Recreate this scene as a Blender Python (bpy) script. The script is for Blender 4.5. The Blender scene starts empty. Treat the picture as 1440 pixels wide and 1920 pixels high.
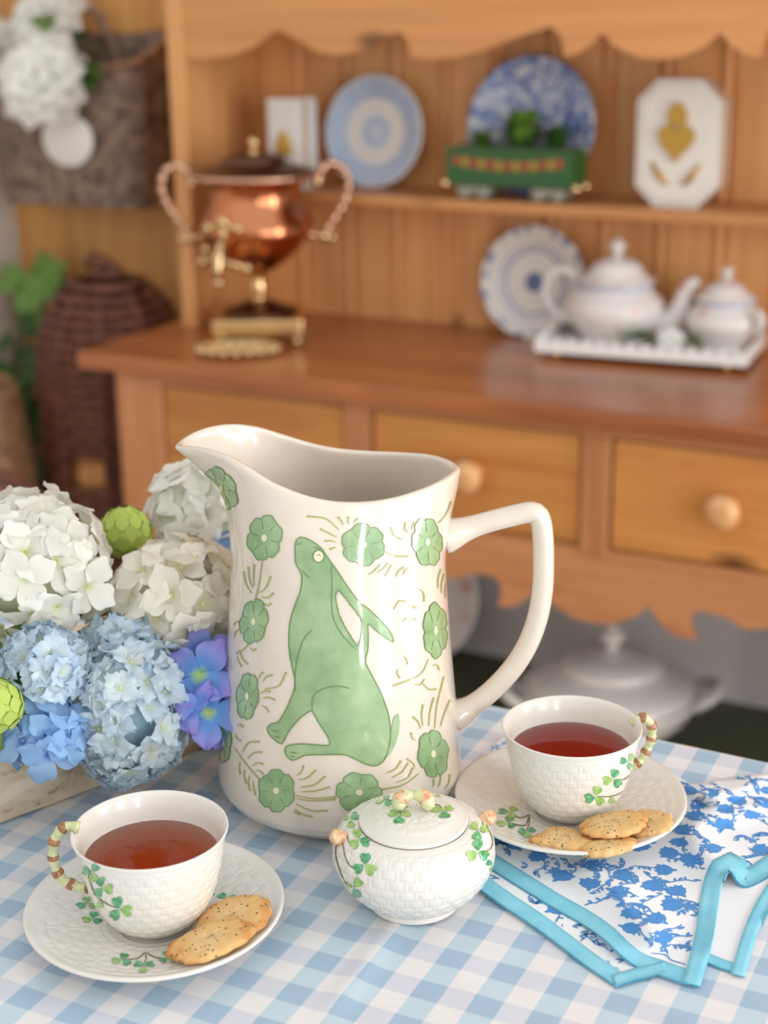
import bpy, bmesh, math, random
import numpy as np
from mathutils import Vector, Matrix, Euler
from mathutils.bvhtree import BVHTree
from mathutils.geometry import delaunay_2d_cdt, tessellate_polygon

random.seed(7)
RNG = np.random.default_rng(7)
PI = math.pi
scene = bpy.context.scene
COL = scene.collection

# ------------------------------------------------------------------ camera
TZ = 0.76                      # height of the table top
PHI, FPX, PITCH, ROLL = math.radians(27.95), 2883.7, 0.3236, -0.015
CAM = np.array([0.0, 0.0, TZ + 0.4894])
_cp, _sp, _cr, _sr = math.cos(PITCH), math.sin(PITCH), math.cos(ROLL), math.sin(ROLL)
_RM = np.array([[_cr, -_sr, 0], [_sr, _cr, 0], [0, 0, 1]]) @ np.array([[1, 0, 0], [0, -_sp, -_cp], [0, _cp, -_sp]])
_RZ = np.array([[math.cos(PHI), -math.sin(PHI), 0], [math.sin(PHI), math.cos(PHI), 0], [0, 0, 1]])
_W = _RZ @ _RM.T               # columns: right, down, forward in the room
FW = np.array([-math.sin(PHI), math.cos(PHI), 0.0])
RT = np.array([math.cos(PHI), math.sin(PHI), 0.0])
cam_d = bpy.data.cameras.new('camera')
cam = bpy.data.objects.new('camera', cam_d)
COL.objects.link(cam)
m = Matrix.Identity(4)
for r in range(3):
    m[r][0], m[r][1], m[r][2], m[r][3] = _W[r, 0], -_W[r, 1], -_W[r, 2], CAM[r]
cam.matrix_world = m
cam_d.sensor_fit = 'VERTICAL'
cam_d.sensor_height = 36
cam_d.lens = FPX / 1920 * 36
cam_d.clip_start = 0.01
cam_d.dof.use_dof = True
cam_d.dof.focus_distance = 0.875
cam_d.dof.aperture_fstop = 5.6
scene.camera = cam

# ------------------------------------------------------------------ light
world = bpy.data.worlds.new('daylight')
scene.world = world
world.use_nodes = True
bg = world.node_tree.nodes['Background']
bg.inputs[0].default_value = (1.0, 0.995, 0.985, 1)
bg.inputs[1].default_value = 0.72


def area_light(name, loc, rot, sx, sy, power, color=(1, 1, 1)):
    l = bpy.data.lights.new(name, 'AREA')
    l.shape = 'RECTANGLE'
    l.size, l.size_y, l.energy, l.color = sx, sy, power, color
    o = bpy.data.objects.new(name, l)
    COL.objects.link(o)
    o.location, o.rotation_euler = loc, rot
    return o


# daylight pouring in through the tall glazed doors on the right
for dy, dw, dp in ((-1.15, 0.36, 31), (0.15, 0.60, 15), (1.42, 0.34, 25)):
    area_light('door_daylight', (1.95, dy, 1.15), (0, math.radians(90), 0), 2.2, dw, dp, (1.0, 0.99, 0.975))
scene.view_settings.view_transform = 'Standard'
scene.view_settings.look = 'None'
scene.view_settings.gamma = 1
scene.view_settings.use_curve_mapping = False
scene.view_settings.exposure = 0.42
scene.cycles.use_denoising = True
scene.cycles.max_bounces = 8
scene.cycles.transparent_max_bounces = 12


# ------------------------------------------------------------------ measuring helpers
def ray(x, y):
    return _W @ np.array([(x - 720) / FPX, (y - 960) / FPX, 1.0])


def onz(x, y, z):
    d = ray(x, y)
    return CAM + d * (z - CAM[2]) / d[2]


def ony(x, y, Y):
    d = ray(x, y)
    return CAM + d * Y / d[1]


def onplane(x, y, P, n):
    d = ray(x, y)
    return CAM + d * (((np.asarray(P) - CAM) @ n) / (d @ n))


def onaxis(x, y, A):
    """lateral offset and height above A of a pixel, in the upright plane through A facing the lens"""
    p = onplane(x, y, A, FW) - A
    return p @ RT, p[2]


def pr(p):
    q = _W.T @ (np.asarray(p) - CAM)
    return 720 + FPX * q[0] / q[2], 960 + FPX * q[1] / q[2]


def srgb(r, g, b):
    f = lambda c: c / 12.92 if c <= 0.04045 else ((c + 0.055) / 1.055) ** 2.4
    return (f(r / 255), f(g / 255), f(b / 255), 1)


# ------------------------------------------------------------------ mesh helpers
def tag(o, label=None, cat=None, group=None, kind=None):
    if label: o['label'] = label
    if cat: o['category'] = cat
    if group: o['group'] = group
    if kind: o['kind'] = kind
    return o


def empty(name, loc, label, cat, group=None, rz=0):
    o = bpy.data.objects.new(name, None)
    o.empty_display_size = 0.02
    COL.objects.link(o)
    o.location = Vector([float(v) for v in loc])
    o.rotation_euler = (0, 0, rz)
    return tag(o, label, cat, group)


def mk_mesh(name, verts, faces, mats, smooth=True, midx=None):
    me = bpy.data.meshes.new(name)
    me.from_pydata([tuple(map(float, v)) for v in verts], [], [tuple(map(int, f)) for f in faces])
    for mt in (mats if isinstance(mats, (list, tuple)) else [mats]):
        me.materials.append(mt)
    if midx is not None:
        me.polygons.foreach_set('material_index', np.asarray(midx, dtype=np.int32))
    if smooth:
        me.polygons.foreach_set('use_smooth', [True] * len(me.polygons))
    me.update()
    return me


def link(name, me, parent=None, loc=None):
    o = bpy.data.objects.new(name, me)
    COL.objects.link(o)
    if parent is not None: o.parent = parent
    if loc is not None: o.location = Vector([float(v) for v in loc])
    return o


def mobj(name, verts, faces, mat, parent=None, world=False, smooth=True, midx=None):
    v = np.asarray(verts, dtype=float)
    if world and parent is not None:
        q = parent
        while q is not None:
            v = v - np.array(q.location)
            q = q.parent
    return link(name, mk_mesh(name, v, faces, mat, smooth, midx), parent)


def spl(pts, n):
    """Catmull-Rom resample to n points"""
    P = np.asarray(pts, float)
    Q = np.vstack([2 * P[0] - P[1], P, 2 * P[-1] - P[-2]])
    d = np.r_[0, np.cumsum(np.linalg.norm(np.diff(P, axis=0), axis=1))]
    t = np.linspace(0, d[-1], n)
    k = np.clip(np.searchsorted(d, t, 'right') - 1, 0, len(P) - 2)
    u = ((t - d[k]) / np.maximum(d[k + 1] - d[k], 1e-12))[:, None]
    p0, p1, p2, p3 = Q[k], Q[k + 1], Q[k + 2], Q[k + 3]
    return 0.5 * (2 * p1 + (p2 - p0) * u + (2 * p0 - 5 * p1 + 4 * p2 - p3) * u ** 2 + (3 * p1 - p0 - 3 * p2 + p3) * u ** 3)


def lin(pts, n):
    P = np.asarray(pts, float)
    d = np.r_[0, np.cumsum(np.linalg.norm(np.diff(P, axis=0), axis=1))]
    t = np.linspace(0, d[-1], n)
    return np.stack([np.interp(t, d, P[:, i]) for i in range(P.shape[1])], 1)


def gridf(nr, nc, wrap=True):
    f = []
    for i in range(nr - 1):
        for j in range(nc if wrap else nc - 1):
            k = (j + 1) % nc
            f.append((i * nc + j, i * nc + k, (i + 1) * nc + k, (i + 1) * nc + j))
    return f


def lathe(prof, n=64, disp=None, sx=1, sy=1):
    """prof: (r,z) rows; disp(angle, i) -> offset along the profile normal"""
    P = np.asarray(prof, float)
    a = np.linspace(0, 2 * PI, n, endpoint=False)
    R = np.repeat(P[:, :1], n, 1)
    Z = np.repeat(P[:, 1:2], n, 1)
    if disp is not None:
        T = np.gradient(P, axis=0)
        L = np.maximum(np.linalg.norm(T, axis=1), 1e-9)
        nr, nz = T[:, 1] / L, -T[:, 0] / L
        D = disp(a)
        R = R + D * nr[:, None]
        Z = Z + D * nz[:, None]
    V = np.stack([R * np.cos(a) * sx, R * np.sin(a) * sy, Z], -1).reshape(-1, 3)
    F = gridf(len(P), n)
    V = list(map(tuple, V))
    for ring, flip in ((0, True), (len(P) - 1, False)):
        if P[ring, 0] > 1e-6:
            f = [ring * n + j for j in range(n)]
            F.append(tuple(reversed(f)) if flip else tuple(f))
    return V, F


def tube(path, rad, n=10, caps=True, flat=None):
    P = np.asarray(path, float)
    rad = np.broadcast_to(np.asarray(rad, float), (len(P),))
    T = np.gradient(P, axis=0)
    T /= np.maximum(np.linalg.norm(T, axis=1, keepdims=True), 1e-12)
    up = np.array([0, 0, 1.0]) if abs(T[0][2]) < 0.9 else np.array([1.0, 0, 0])
    if flat is not None: up = np.asarray(flat, float)
    V = []
    prev = None
    for i in range(len(P)):
        if prev is None or flat is not None:
            b = np.cross(T[i], up); b /= max(np.linalg.norm(b), 1e-9)
        else:
            b = prev - T[i] * (prev @ T[i]); b /= max(np.linalg.norm(b), 1e-9)
        prev = b
        c = np.cross(b, T[i])
        for k in range(n):
            t = 2 * PI * k / n
            V.append(P[i] + rad[i] * (math.cos(t) * b + math.sin(t) * c))
    F = gridf(len(P), n)
    if caps:
        F.append(tuple(range(n - 1, -1, -1)))
        F.append(tuple(range((len(P) - 1) * n, len(P) * n)))
    return V, F


def ball(c, r, n=12, m=8, sz=1):
    c = np.asarray(c, float)
    prof = [(max(r * math.sin(PI * i / m), 1e-5), -r * sz * math.cos(PI * i / m)) for i in range(m + 1)]
    V, F = lathe(prof, n)
    return [np.asarray(v) + c for v in V], F


def join(*parts):
    V, F = [], []
    for v, f in parts:
        o = len(V)
        V += list(v)
        F += [tuple(i + o for i in q) for q in f]
    return V, F


def bevel_box(x0, x1, y0, y1, z0, z1, b=0.002):
    bm = bmesh.new()
    bmesh.ops.create_cube(bm, size=1)
    for v in bm.verts:
        v.co = Vector(((x0 + x1) / 2 + v.co.x * (x1 - x0), (y0 + y1) / 2 + v.co.y * (y1 - y0), (z0 + z1) / 2 + v.co.z * (z1 - z0)))
    if b:
        bmesh.ops.bevel(bm, geom=bm.edges[:], offset=b, segments=2, affect='EDGES', profile=0.6)
    bm.verts.ensure_lookup_table()
    V = [tuple(v.co) for v in bm.verts]
    F = [tuple(v.index for v in f.verts) for f in bm.faces]
    bm.free()
    return V, F


def box(name, x0, x1, y0, y1, z0, z1, mat, parent=None, b=0.002, world=True):
    V, F = bevel_box(x0, x1, y0, y1, z0, z1, b)
    return mobj(name, V, F, mat, parent, world, smooth=False)


def prism(poly, t0, t1, axis):
    """poly: 2-D outline, extruded from t0 to t1 along 'y' (poly is x,z) or 'z' (poly is x,y)"""
    n = len(poly)
    tri = tessellate_polygon([[Vector((p[0], p[1], 0)) for p in poly]])
    mk = (lambda p, t: (p[0], t, p[1])) if axis == 'y' else (lambda p, t: (p[0], p[1], t))
    V = [mk(p, t0) for p in poly] + [mk(p, t1) for p in poly]
    F = [tuple(t) for t in tri] + [tuple(i + n for i in reversed(t)) for t in tri]
    F += [(i, (i + 1) % n, (i + 1) % n + n, i + n) for i in range(n)]
    bm = bmesh.new()
    bv = [bm.verts.new(v) for v in V]
    for f in F:
        try: bm.faces.new([bv[i] for i in f])
        except ValueError: pass
    bmesh.ops.recalc_face_normals(bm, faces=bm.faces[:])
    bm.verts.index_update()
    V = [tuple(v.co) for v in bm.verts]
    F = [tuple(v.index for v in f.verts) for f in bm.faces]
    bm.free()
    return V, F


def fill_poly(poly, grid):
    """2-D outline -> triangles with interior points every `grid`"""
    P = np.asarray(poly, float)
    x0, y0 = P.min(0); x1, y1 = P.max(0)
    pts = [Vector((p[0], p[1])) for p in P]
    n = len(pts)
    xs = np.arange(x0 + grid * 0.5, x1, grid)
    ys = np.arange(y0 + grid * 0.5, y1, grid)
    for X in xs:
        for Y in ys:
            if inside(P, X, Y) and edge_dist(P, X, Y) > grid * 0.35:
                pts.append(Vector((X, Y)))
    v, _, f, *_ = delaunay_2d_cdt(pts, [(i, (i + 1) % n) for i in range(n)], [], 1, 1e-6)
    return np.array([[q.x, q.y] for q in v]), [tuple(t) for t in f]


def inside(P, x, y):
    a, b = P, np.roll(P, -1, 0)
    c = (a[:, 1] > y) != (b[:, 1] > y)
    with np.errstate(divide='ignore', invalid='ignore'):
        xx = (b[:, 0] - a[:, 0]) * (y - a[:, 1]) / (b[:, 1] - a[:, 1]) + a[:, 0]
    return bool(np.sum(c & (x < xx)) % 2)


def seg_dist(P, x, y, closed=True):
    a = P if closed else P[:-1]
    b = np.roll(P, -1, 0) if closed else P[1:]
    d = b - a
    q = np.array([x, y])
    t = np.clip(((q - a) * d).sum(1) / np.maximum((d * d).sum(1), 1e-12), 0, 1)
    return np.linalg.norm(a + d * t[:, None] - q, axis=1).min()


def edge_dist(P, x, y):
    return seg_dist(P, x, y, True)


# ------------------------------------------------------------------ materials
class NT:
    def __init__(self, name):
        self.m = bpy.data.materials.new(name)
        self.m.use_nodes = True
        self.t = self.m.node_tree
        self.b = self.t.nodes['Principled BSDF']
        self.out = self.t.nodes['Material Output']

    def n(self, kind, **kw):
        nd = self.t.nodes.new(kind)
        for k, v in kw.items():
            if k in nd.inputs: nd.inputs[k].default_value = v
            else: setattr(nd, k, v)
        return nd

    def l(self, a, b):
        self.t.links.new(a, b)

    def math(self, op, a, b=None, c=None, clamp=False):
        nd = self.t.nodes.new('ShaderNodeMath'); nd.operation = op; nd.use_clamp = clamp
        for i, v in enumerate((a, b, c)):
            if v is None: continue
            if isinstance(v, (int, float)): nd.inputs[i].default_value = v
            else: self.l(v, nd.inputs[i])
        return nd.outputs[0]

    def mix(self, fac, a, b):
        nd = self.t.nodes.new('ShaderNodeMix'); nd.data_type = 'RGBA'
        for i, v in ((0, fac), (6, a), (7, b)):
            if isinstance(v, (int, float)): nd.inputs[i].default_value = v
            elif isinstance(v, tuple): nd.inputs[i].default_value = v
            else: self.l(v, nd.inputs[i])
        return nd.outputs[2]

    def ramp(self, fac, stops):
        nd = self.t.nodes.new('ShaderNodeValToRGB')
        e = nd.color_ramp.elements
        while len(e) > 1: e.remove(e[-1])
        e[0].position, e[0].color = stops[0]
        for p, c in stops[1:]:
            q = e.new(p); q.color = c
        self.l(fac, nd.inputs[0])
        return nd.outputs[0]

    def set(self, **kw):
        for k, v in kw.items():
            self.b.inputs[k.replace('_', ' ')].default_value = v

    def bump(self, h, strength=0.3, dist=0.001):
        nd = self.n('ShaderNodeBump'); nd.inputs['Strength'].default_value = strength; nd.inputs['Distance'].default_value = dist
        self.l(h, nd.inputs['Height']); self.l(nd.outputs[0], self.b.inputs['Normal'])


def plain(name, col, rough=0.5, metal=0, spec=0.5, coat=0, var=None, vscale=20, bump=0):
    t = NT(name)
    t.set(Base_Color=col, Roughness=rough, Metallic=metal)
    t.b.inputs['Specular IOR Level'].default_value = spec
    if coat:
        t.b.inputs['Coat Weight'].default_value = coat
        t.b.inputs['Coat Roughness'].default_value = 0.05
    if var is not None or bump:
        tc = t.n('ShaderNodeTexCoord')
        nz = t.n('ShaderNodeTexNoise', Scale=vscale, Detail=4.0, Roughness=0.6)
        t.l(tc.outputs['Object'], nz.inputs['Vector'])
        if var is not None:
            f = t.math('SMOOTHSTEP', nz.outputs[0], 0.35, 0.65) if False else nz.outputs[0]
            t.l(t.ramp(f, [(0.35, col), (0.65, var)]), t.b.inputs['Base Color'])
        if bump: t.bump(nz.outputs[0], bump, 0.002)
    return t.m


def wood(name, light, dark, axis='x', rough=0.4, scale=1.0, knots=True, coat=0.0, tone=None):
    t = NT(name)
    tc = t.n('ShaderNodeTexCoord')
    oi = t.n('ShaderNodeObjectInfo')
    off = t.n('ShaderNodeCombineXYZ')
    r10 = t.math('MULTIPLY', oi.outputs['Random'], 37.0)
    for i in range(3): t.l(r10, off.inputs[i])
    add = t.n('ShaderNodeVectorMath', operation='ADD')
    t.l(tc.outputs['Object'], add.inputs[0]); t.l(off.outputs[0], add.inputs[1])
    mp = t.n('ShaderNodeMapping')
    s = [14.0 * scale] * 3
    s['xyz'.index(axis)] = 1.4 * scale
    mp.inputs['Scale'].default_value = s
    t.l(add.outputs[0], mp.inputs['Vector'])
    n1 = t.n('ShaderNodeTexNoise', Scale=1.0, Detail=5.0, Roughness=0.6, Distortion=0.9)
    t.l(mp.outputs[0], n1.inputs['Vector'])
    s2 = [90.0 * scale] * 3
    s2['xyz'.index(axis)] = 3.0 * scale
    mp2 = t.n('ShaderNodeMapping'); mp2.inputs['Scale'].default_value = s2
    t.l(add.outputs[0], mp2.inputs['Vector'])
    n2 = t.n('ShaderNodeTexNoise', Scale=1.0, Detail=2.0)
    t.l(mp2.outputs[0], n2.inputs['Vector'])
    g = t.math('MULTIPLY_ADD', n2.outputs[0], 0.3, t.math('MULTIPLY', n1.outputs[0], 0.75))
    c = t.ramp(g, [(0.32, dark), (0.68, light)])
    if knots:
        mk = t.n('ShaderNodeMapping')
        sk = [9.0] * 3
        sk['xyz'.index(axis)] = 4.0
        mk.inputs['Scale'].default_value = sk
        t.l(add.outputs[0], mk.inputs['Vector'])
        vo = t.n('ShaderNodeTexVoronoi', Scale=0.8)
        t.l(mk.outputs[0], vo.inputs['Vector'])
        kf = t.ramp(vo.outputs['Distance'], [(0.05, (1, 1, 1, 1)), (0.14, (0, 0, 0, 1))])
        dk = tuple(v * 0.35 for v in dark[:3]) + (1,)
        c = t.mix(kf, c, dk)
    hs = t.n('ShaderNodeHueSaturation')
    t.l(t.math('MULTIPLY_ADD', oi.outputs['Random'], 0.24, 0.88), hs.inputs['Value'])
    t.l(c, hs.inputs['Color'])
    t.l(hs.outputs[0], t.b.inputs['Base Color'])
    t.set(Roughness=rough)
    if coat:
        t.b.inputs['Coat Weight'].default_value = coat
        t.b.inputs['Coat Roughness'].default_value = 0.25
    t.bump(g, 0.12, 0.002)
    return t.m


M = {}
M['cream'] = plain('cream_glaze', (0.73, 0.655, 0.56, 1), 0.3, coat=1.0, var=(0.69, 0.615, 0.52, 1), vscale=35)
M['parian'] = plain('ivory_porcelain', (0.78, 0.755, 0.70, 1), 0.24, coat=0.5)
M['china'] = plain('white_china', (0.74, 0.71, 0.68, 1), 0.18, coat=0.5)
M['green_wash'] = plain('green_wash', srgb(126, 160, 110), 0.3, coat=1.0, var=srgb(160, 186, 140), vscale=42)
M['green_flower'] = plain('green_flower_wash', srgb(124, 160, 110), 0.3, coat=1.0, var=srgb(156, 186, 140), vscale=60)
M['green_line'] = plain('green_line', srgb(104, 136, 82), 0.3, coat=0.6)
M['olive_line'] = plain('olive_line', srgb(164, 166, 98), 0.3, coat=0.6)
M['yolk'] = plain('cream_dot', srgb(226, 222, 186), 0.3, coat=0.6)
M['leaf_dark'] = plain('clover_dark', srgb(36, 134, 78), 0.25, coat=0.5, var=srgb(110, 190, 140), vscale=300)
M['leaf_light'] = plain('clover_light', srgb(120, 176, 88), 0.25, coat=0.5, var=srgb(178, 208, 130), vscale=300)
M['stem_line'] = plain('clover_stem', srgb(128, 124, 84), 0.4)
M['twig_green'] = plain('twig_green', srgb(186, 198, 140), 0.25, coat=0.5, var=srgb(214, 214, 170), vscale=300)
M['twig_brown'] = plain('twig_brown', srgb(128, 78, 44), 0.25, coat=0.5, var=srgb(176, 128, 84), vscale=300)
M['bud_pink'] = plain('bud_pink', srgb(206, 134, 92), 0.25, coat=0.5, var=srgb(232, 214, 172), vscale=260)
M['turquoise'] = plain('turquoise_binding', srgb(128, 202, 226), 0.85, spec=0.2, var=srgb(146, 212, 232), vscale=60)
M['print'] = plain('blue_print', srgb(88, 146, 208), 0.9, spec=0.1)
M['copper'] = plain('copper', (0.62, 0.25, 0.12, 1), 0.2, metal=1)
M['copper_dark'] = plain('dull_copper', (0.16, 0.085, 0.055, 1), 0.38, metal=1)
M['brass'] = plain('brass', (0.83, 0.6, 0.30, 1), 0.2, metal=1)
M['brass_pale'] = plain('pale_brass', (0.70, 0.52, 0.28, 1), 0.16, metal=1)
M['rosebrass'] = plain('rose_brass', (0.72, 0.46, 0.32, 1), 0.3, metal=1)
M['gold'] = plain('gold_paint', srgb(196, 156, 70), 0.4, metal=0.6)
M['pine'] = wood('honey_pine', srgb(236, 178, 116), srgb(208, 144, 88), 'z', 0.42)
M['pine_h'] = wood('honey_pine_flat', srgb(212, 152, 96), srgb(184, 122, 70), 'x', 0.42)
M['drawer'] = wood('drawer_pine', srgb(212, 152, 84), srgb(180, 114, 56), 'x', 0.36)
M['rail'] = wood('red_pine', srgb(206, 146, 100), srgb(174, 114, 72), 'x', 0.4)
M['post'] = wood('red_pine_post', srgb(208, 150, 104), srgb(176, 114, 72), 'z', 0.4)
M['counter'] = wood('counter_oak', srgb(184, 114, 64), srgb(130, 72, 40), 'x', 0.3, knots=False, coat=0.3)
M['knob'] = plain('turned_pine', srgb(226, 178, 128), 0.32, var=srgb(206, 150, 96), vscale=40)
M['wallwood'] = wood('ochre_board', srgb(228, 174, 104), srgb(198, 138, 72), 'z', 0.5)
M['gap_shade'] = plain('drawer_gap_shade', srgb(92, 54, 34), 0.7)  # shade of the drawer gaps, put in as a dark colour
M['grey_paint'] = plain('grey_paint', srgb(206, 200, 198), 0.7)
M['white_wall'] = plain('white_plaster', srgb(228, 224, 218), 0.8)
M['floor'] = wood('floor_board', srgb(176, 140, 106), srgb(140, 104, 74), 'y', 0.5)
M['green_shelf'] = plain('dark_green_paint', srgb(84, 88, 66), 0.7)
M['wicker_dark'] = plain('dark_wicker', srgb(128, 78, 58), 0.55, var=srgb(74, 38, 30), vscale=60, bump=0.4)
M['wicker_grey'] = plain('grey_wicker', srgb(160, 138, 122), 0.75, var=srgb(92, 74, 64), vscale=45, bump=0.4)
M['wicker_tan'] = plain('tan_wicker', srgb(176, 136, 100), 0.7, var=srgb(130, 92, 66), vscale=60, bump=0.4)
M['loden'] = plain('wagon_green', srgb(24, 88, 36), 0.35, coat=0.3)
M['loden_dark'] = plain('wagon_green_roof', srgb(64, 96, 52), 0.4)
M['grey_metal'] = plain('grey_metal', srgb(150, 148, 134), 0.5, metal=0.3)
M['red_paint'] = plain('red_paint', srgb(178, 74, 54), 0.4)
M['leaf'] = plain('leaf_green', srgb(84, 124, 46), 0.5, var=srgb(120, 158, 70), vscale=40)
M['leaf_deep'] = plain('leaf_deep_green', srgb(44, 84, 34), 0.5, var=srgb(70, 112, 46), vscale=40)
M['lime'] = plain('lime_bud', srgb(160, 184, 74), 0.6, var=srgb(188, 204, 104), vscale=30)
M['soil'] = plain('dark_moss', srgb(46, 50, 34), 0.9)
M['stalk'] = plain('flower_stalk', srgb(104, 132, 70), 0.6)
M['table'] = wood('table_wood', srgb(170, 124, 84), srgb(130, 88, 54), 'x', 0.5)
M['white_paint'] = plain('white_paint', srgb(244, 244, 243), 0.5)


def petal_mat(name, base, tip, centre=None, rnd=0.08, trans=0.35):
    t = NT(name)
    tc = t.n('ShaderNodeTexCoord'); sep = t.n('ShaderNodeSeparateXYZ')
    t.l(tc.outputs['Object'], sep.inputs[0])
    rr = t.math('SQRT', t.math('ADD', t.math('POWER', sep.outputs[0], 2.0), t.math('POWER', sep.outputs[1], 2.0)))
    nz = t.n('ShaderNodeTexNoise', Scale=5.0, Detail=2.0)
    t.l(tc.outputs['Object'], nz.inputs['Vector'])
    f = t.math('MULTIPLY_ADD', nz.outputs[0], 0.3, t.math('SUBTRACT', rr, 0.15))
    st = [(0.05, centre or base), (0.3, base), (0.95, tip)]
    c = t.ramp(f, st)
    oi = t.n('ShaderNodeObjectInfo')
    hs = t.n('ShaderNodeHueSaturation')
    t.l(t.math('MULTIPLY_ADD', oi.outputs['Random'], rnd * 2, 1 - rnd), hs.inputs['Value'])
    t.l(c, hs.inputs['Color'])
    t.l(hs.outputs[0], t.b.inputs['Base Color'])
    t.set(Roughness=0.6)
    t.b.inputs['Specular IOR Level'].default_value = 0.2
    tr = t.n('ShaderNodeBsdfTranslucent'); t.l(hs.outputs[0], tr.inputs[0])
    mx = t.n('ShaderNodeMixShader'); mx.inputs[0].default_value = trans
    t.l(t.b.outputs[0], mx.inputs[1]); t.l(tr.outputs[0], mx.inputs[2]); t.l(mx.outputs[0], t.out.inputs[0])
    return t.m


M['pw'] = petal_mat('white_petal', srgb(244, 243, 234), srgb(248, 248, 244), srgb(222, 230, 186))
M['pc'] = petal_mat('cream_petal', srgb(242, 238, 222), srgb(246, 243, 232), srgb(226, 226, 178))
M['pb'] = petal_mat('pale_blue_petal', srgb(220, 233, 240), srgb(188, 215, 238), srgb(224, 234, 208), 0.1)
M['pb2'] = petal_mat('pale_aqua_petal', srgb(230, 239, 238), srgb(206, 226, 240), srgb(228, 236, 206), 0.1)
M['pbl'] = petal_mat('mid_blue_petal', srgb(172, 206, 240), srgb(150, 192, 236), srgb(120, 150, 220), 0.08)
M['pd'] = petal_mat('delphinium_petal', srgb(110, 172, 240), srgb(176, 160, 238), srgb(190, 224, 140), 0.08)
M['peony'] = petal_mat('peony_petal', srgb(244, 246, 234), srgb(252, 253, 252), srgb(228, 226, 184), 0.05)


def gingham():
    t = NT('blue_gingham')
    tc = t.n('ShaderNodeTexCoord')
    mp = t.n('ShaderNodeMapping')
    per = 0.0311
    mp.vector_type = 'TEXTURE'
    mp.inputs['Location'].default_value = (-0.401, 0.612, 0)
    mp.inputs['Rotation'].default_value = (0, 0, 0.0259)
    mp.inputs['Scale'].default_value = (per, per, per)
    uv = t.n('ShaderNodeUVMap'); uv.uv_map = 'cloth'
    nzw = t.n('ShaderNodeTexNoise', Scale=9.0, Detail=1.0)
    t.l(tc.outputs['Object'], nzw.inputs['Vector'])
    t.l(uv.outputs[0], mp.inputs['Vector'])
    sep = t.n('ShaderNodeSeparateXYZ'); t.l(mp.outputs[0], sep.inputs[0])

    def stripe(o, lo):
        f = t.math('FRACT', o)
        a = t.math('ABSOLUTE', t.math('SUBTRACT', f, lo + 0.25))
        return t.math('SUBTRACT', 1.0, t.math('MULTIPLY', t.math('SUBTRACT', a, 0.238), 40.0, clamp=True), clamp=True)
    bx, by = stripe(sep.outputs[0], 0.0), stripe(sep.outputs[1], 0.5)
    c = t.mix(bx, srgb(230, 228, 228), srgb(194, 212, 224))
    c2 = t.mix(bx, srgb(211, 214, 224), srgb(166, 190, 212))
    c = t.mix(by, c, c2)
    fine = t.n('ShaderNodeTexNoise', Scale=900.0, Detail=2.0)
    t.l(tc.outputs['Object'], fine.inputs['Vector'])
    big = t.n('ShaderNodeTexNoise', Scale=60.0, Detail=3.0)
    t.l(tc.outputs['Object'], big.inputs['Vector'])
    v = t.math('MULTIPLY_ADD', big.outputs[0], 0.10, t.math('MULTIPLY_ADD', fine.outputs[0], 0.10, 0.90))
    hs = t.n('ShaderNodeHueSaturation'); t.l(v, hs.inputs['Value']); t.l(c, hs.inputs['Color'])
    t.l(hs.outputs[0], t.b.inputs['Base Color'])
    t.set(Roughness=0.95)
    t.b.inputs['Specular IOR Level'].default_value = 0.1
    wv = t.math('ADD', t.math('SINE', t.math('MULTIPLY', sep.outputs[0], 300.0)), t.math('SINE', t.math('MULTIPLY', sep.outputs[1], 300.0)))
    t.bump(wv, 0.12, 0.0003)
    return t.m


M['gingham'] = gingham()


def napkin_mat():
    t = NT('napkin_cotton')
    t.set(Base_Color=srgb(236, 238, 242), Roughness=0.95)
    t.b.inputs['Specular IOR Level'].default_value = 0.1
    tc = t.n('ShaderNodeTexCoord')
    nz = t.n('ShaderNodeTexNoise', Scale=1100.0, Detail=1.0)
    t.l(tc.outputs['Object'], nz.inputs['Vector'])
    t.bump(nz.outputs[0], 0.2, 0.0004)
    return t.m


M['cotton'] = napkin_mat()


def tea_mat(name, colour, dens):
    t = NT(name)
    t.t.nodes.remove(t.b)
    tr = t.n('ShaderNodeBsdfTransparent')
    gl = t.n('ShaderNodeBsdfGlossy'); gl.inputs['Roughness'].default_value = 0.02
    fr = t.n('ShaderNodeFresnel'); fr.inputs[0].default_value = 1.33
    mx = t.n('ShaderNodeMixShader')
    t.l(fr.outputs[0], mx.inputs[0]); t.l(tr.outputs[0], mx.inputs[1]); t.l(gl.outputs[0], mx.inputs[2])
    t.l(mx.outputs[0], t.out.inputs['Surface'])
    va = t.n('ShaderNodeVolumeAbsorption')
    va.inputs['Color'].default_value = colour
    va.inputs['Density'].default_value = dens
    t.l(va.outputs[0], t.out.inputs['Volume'])
    return t.m


M['tea'] = tea_mat('brewed_tea', (0.96, 0.56, 0.20, 1), 72)
M['tea_red'] = tea_mat('strong_red_tea', (0.95, 0.34, 0.20, 1), 90)


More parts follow.
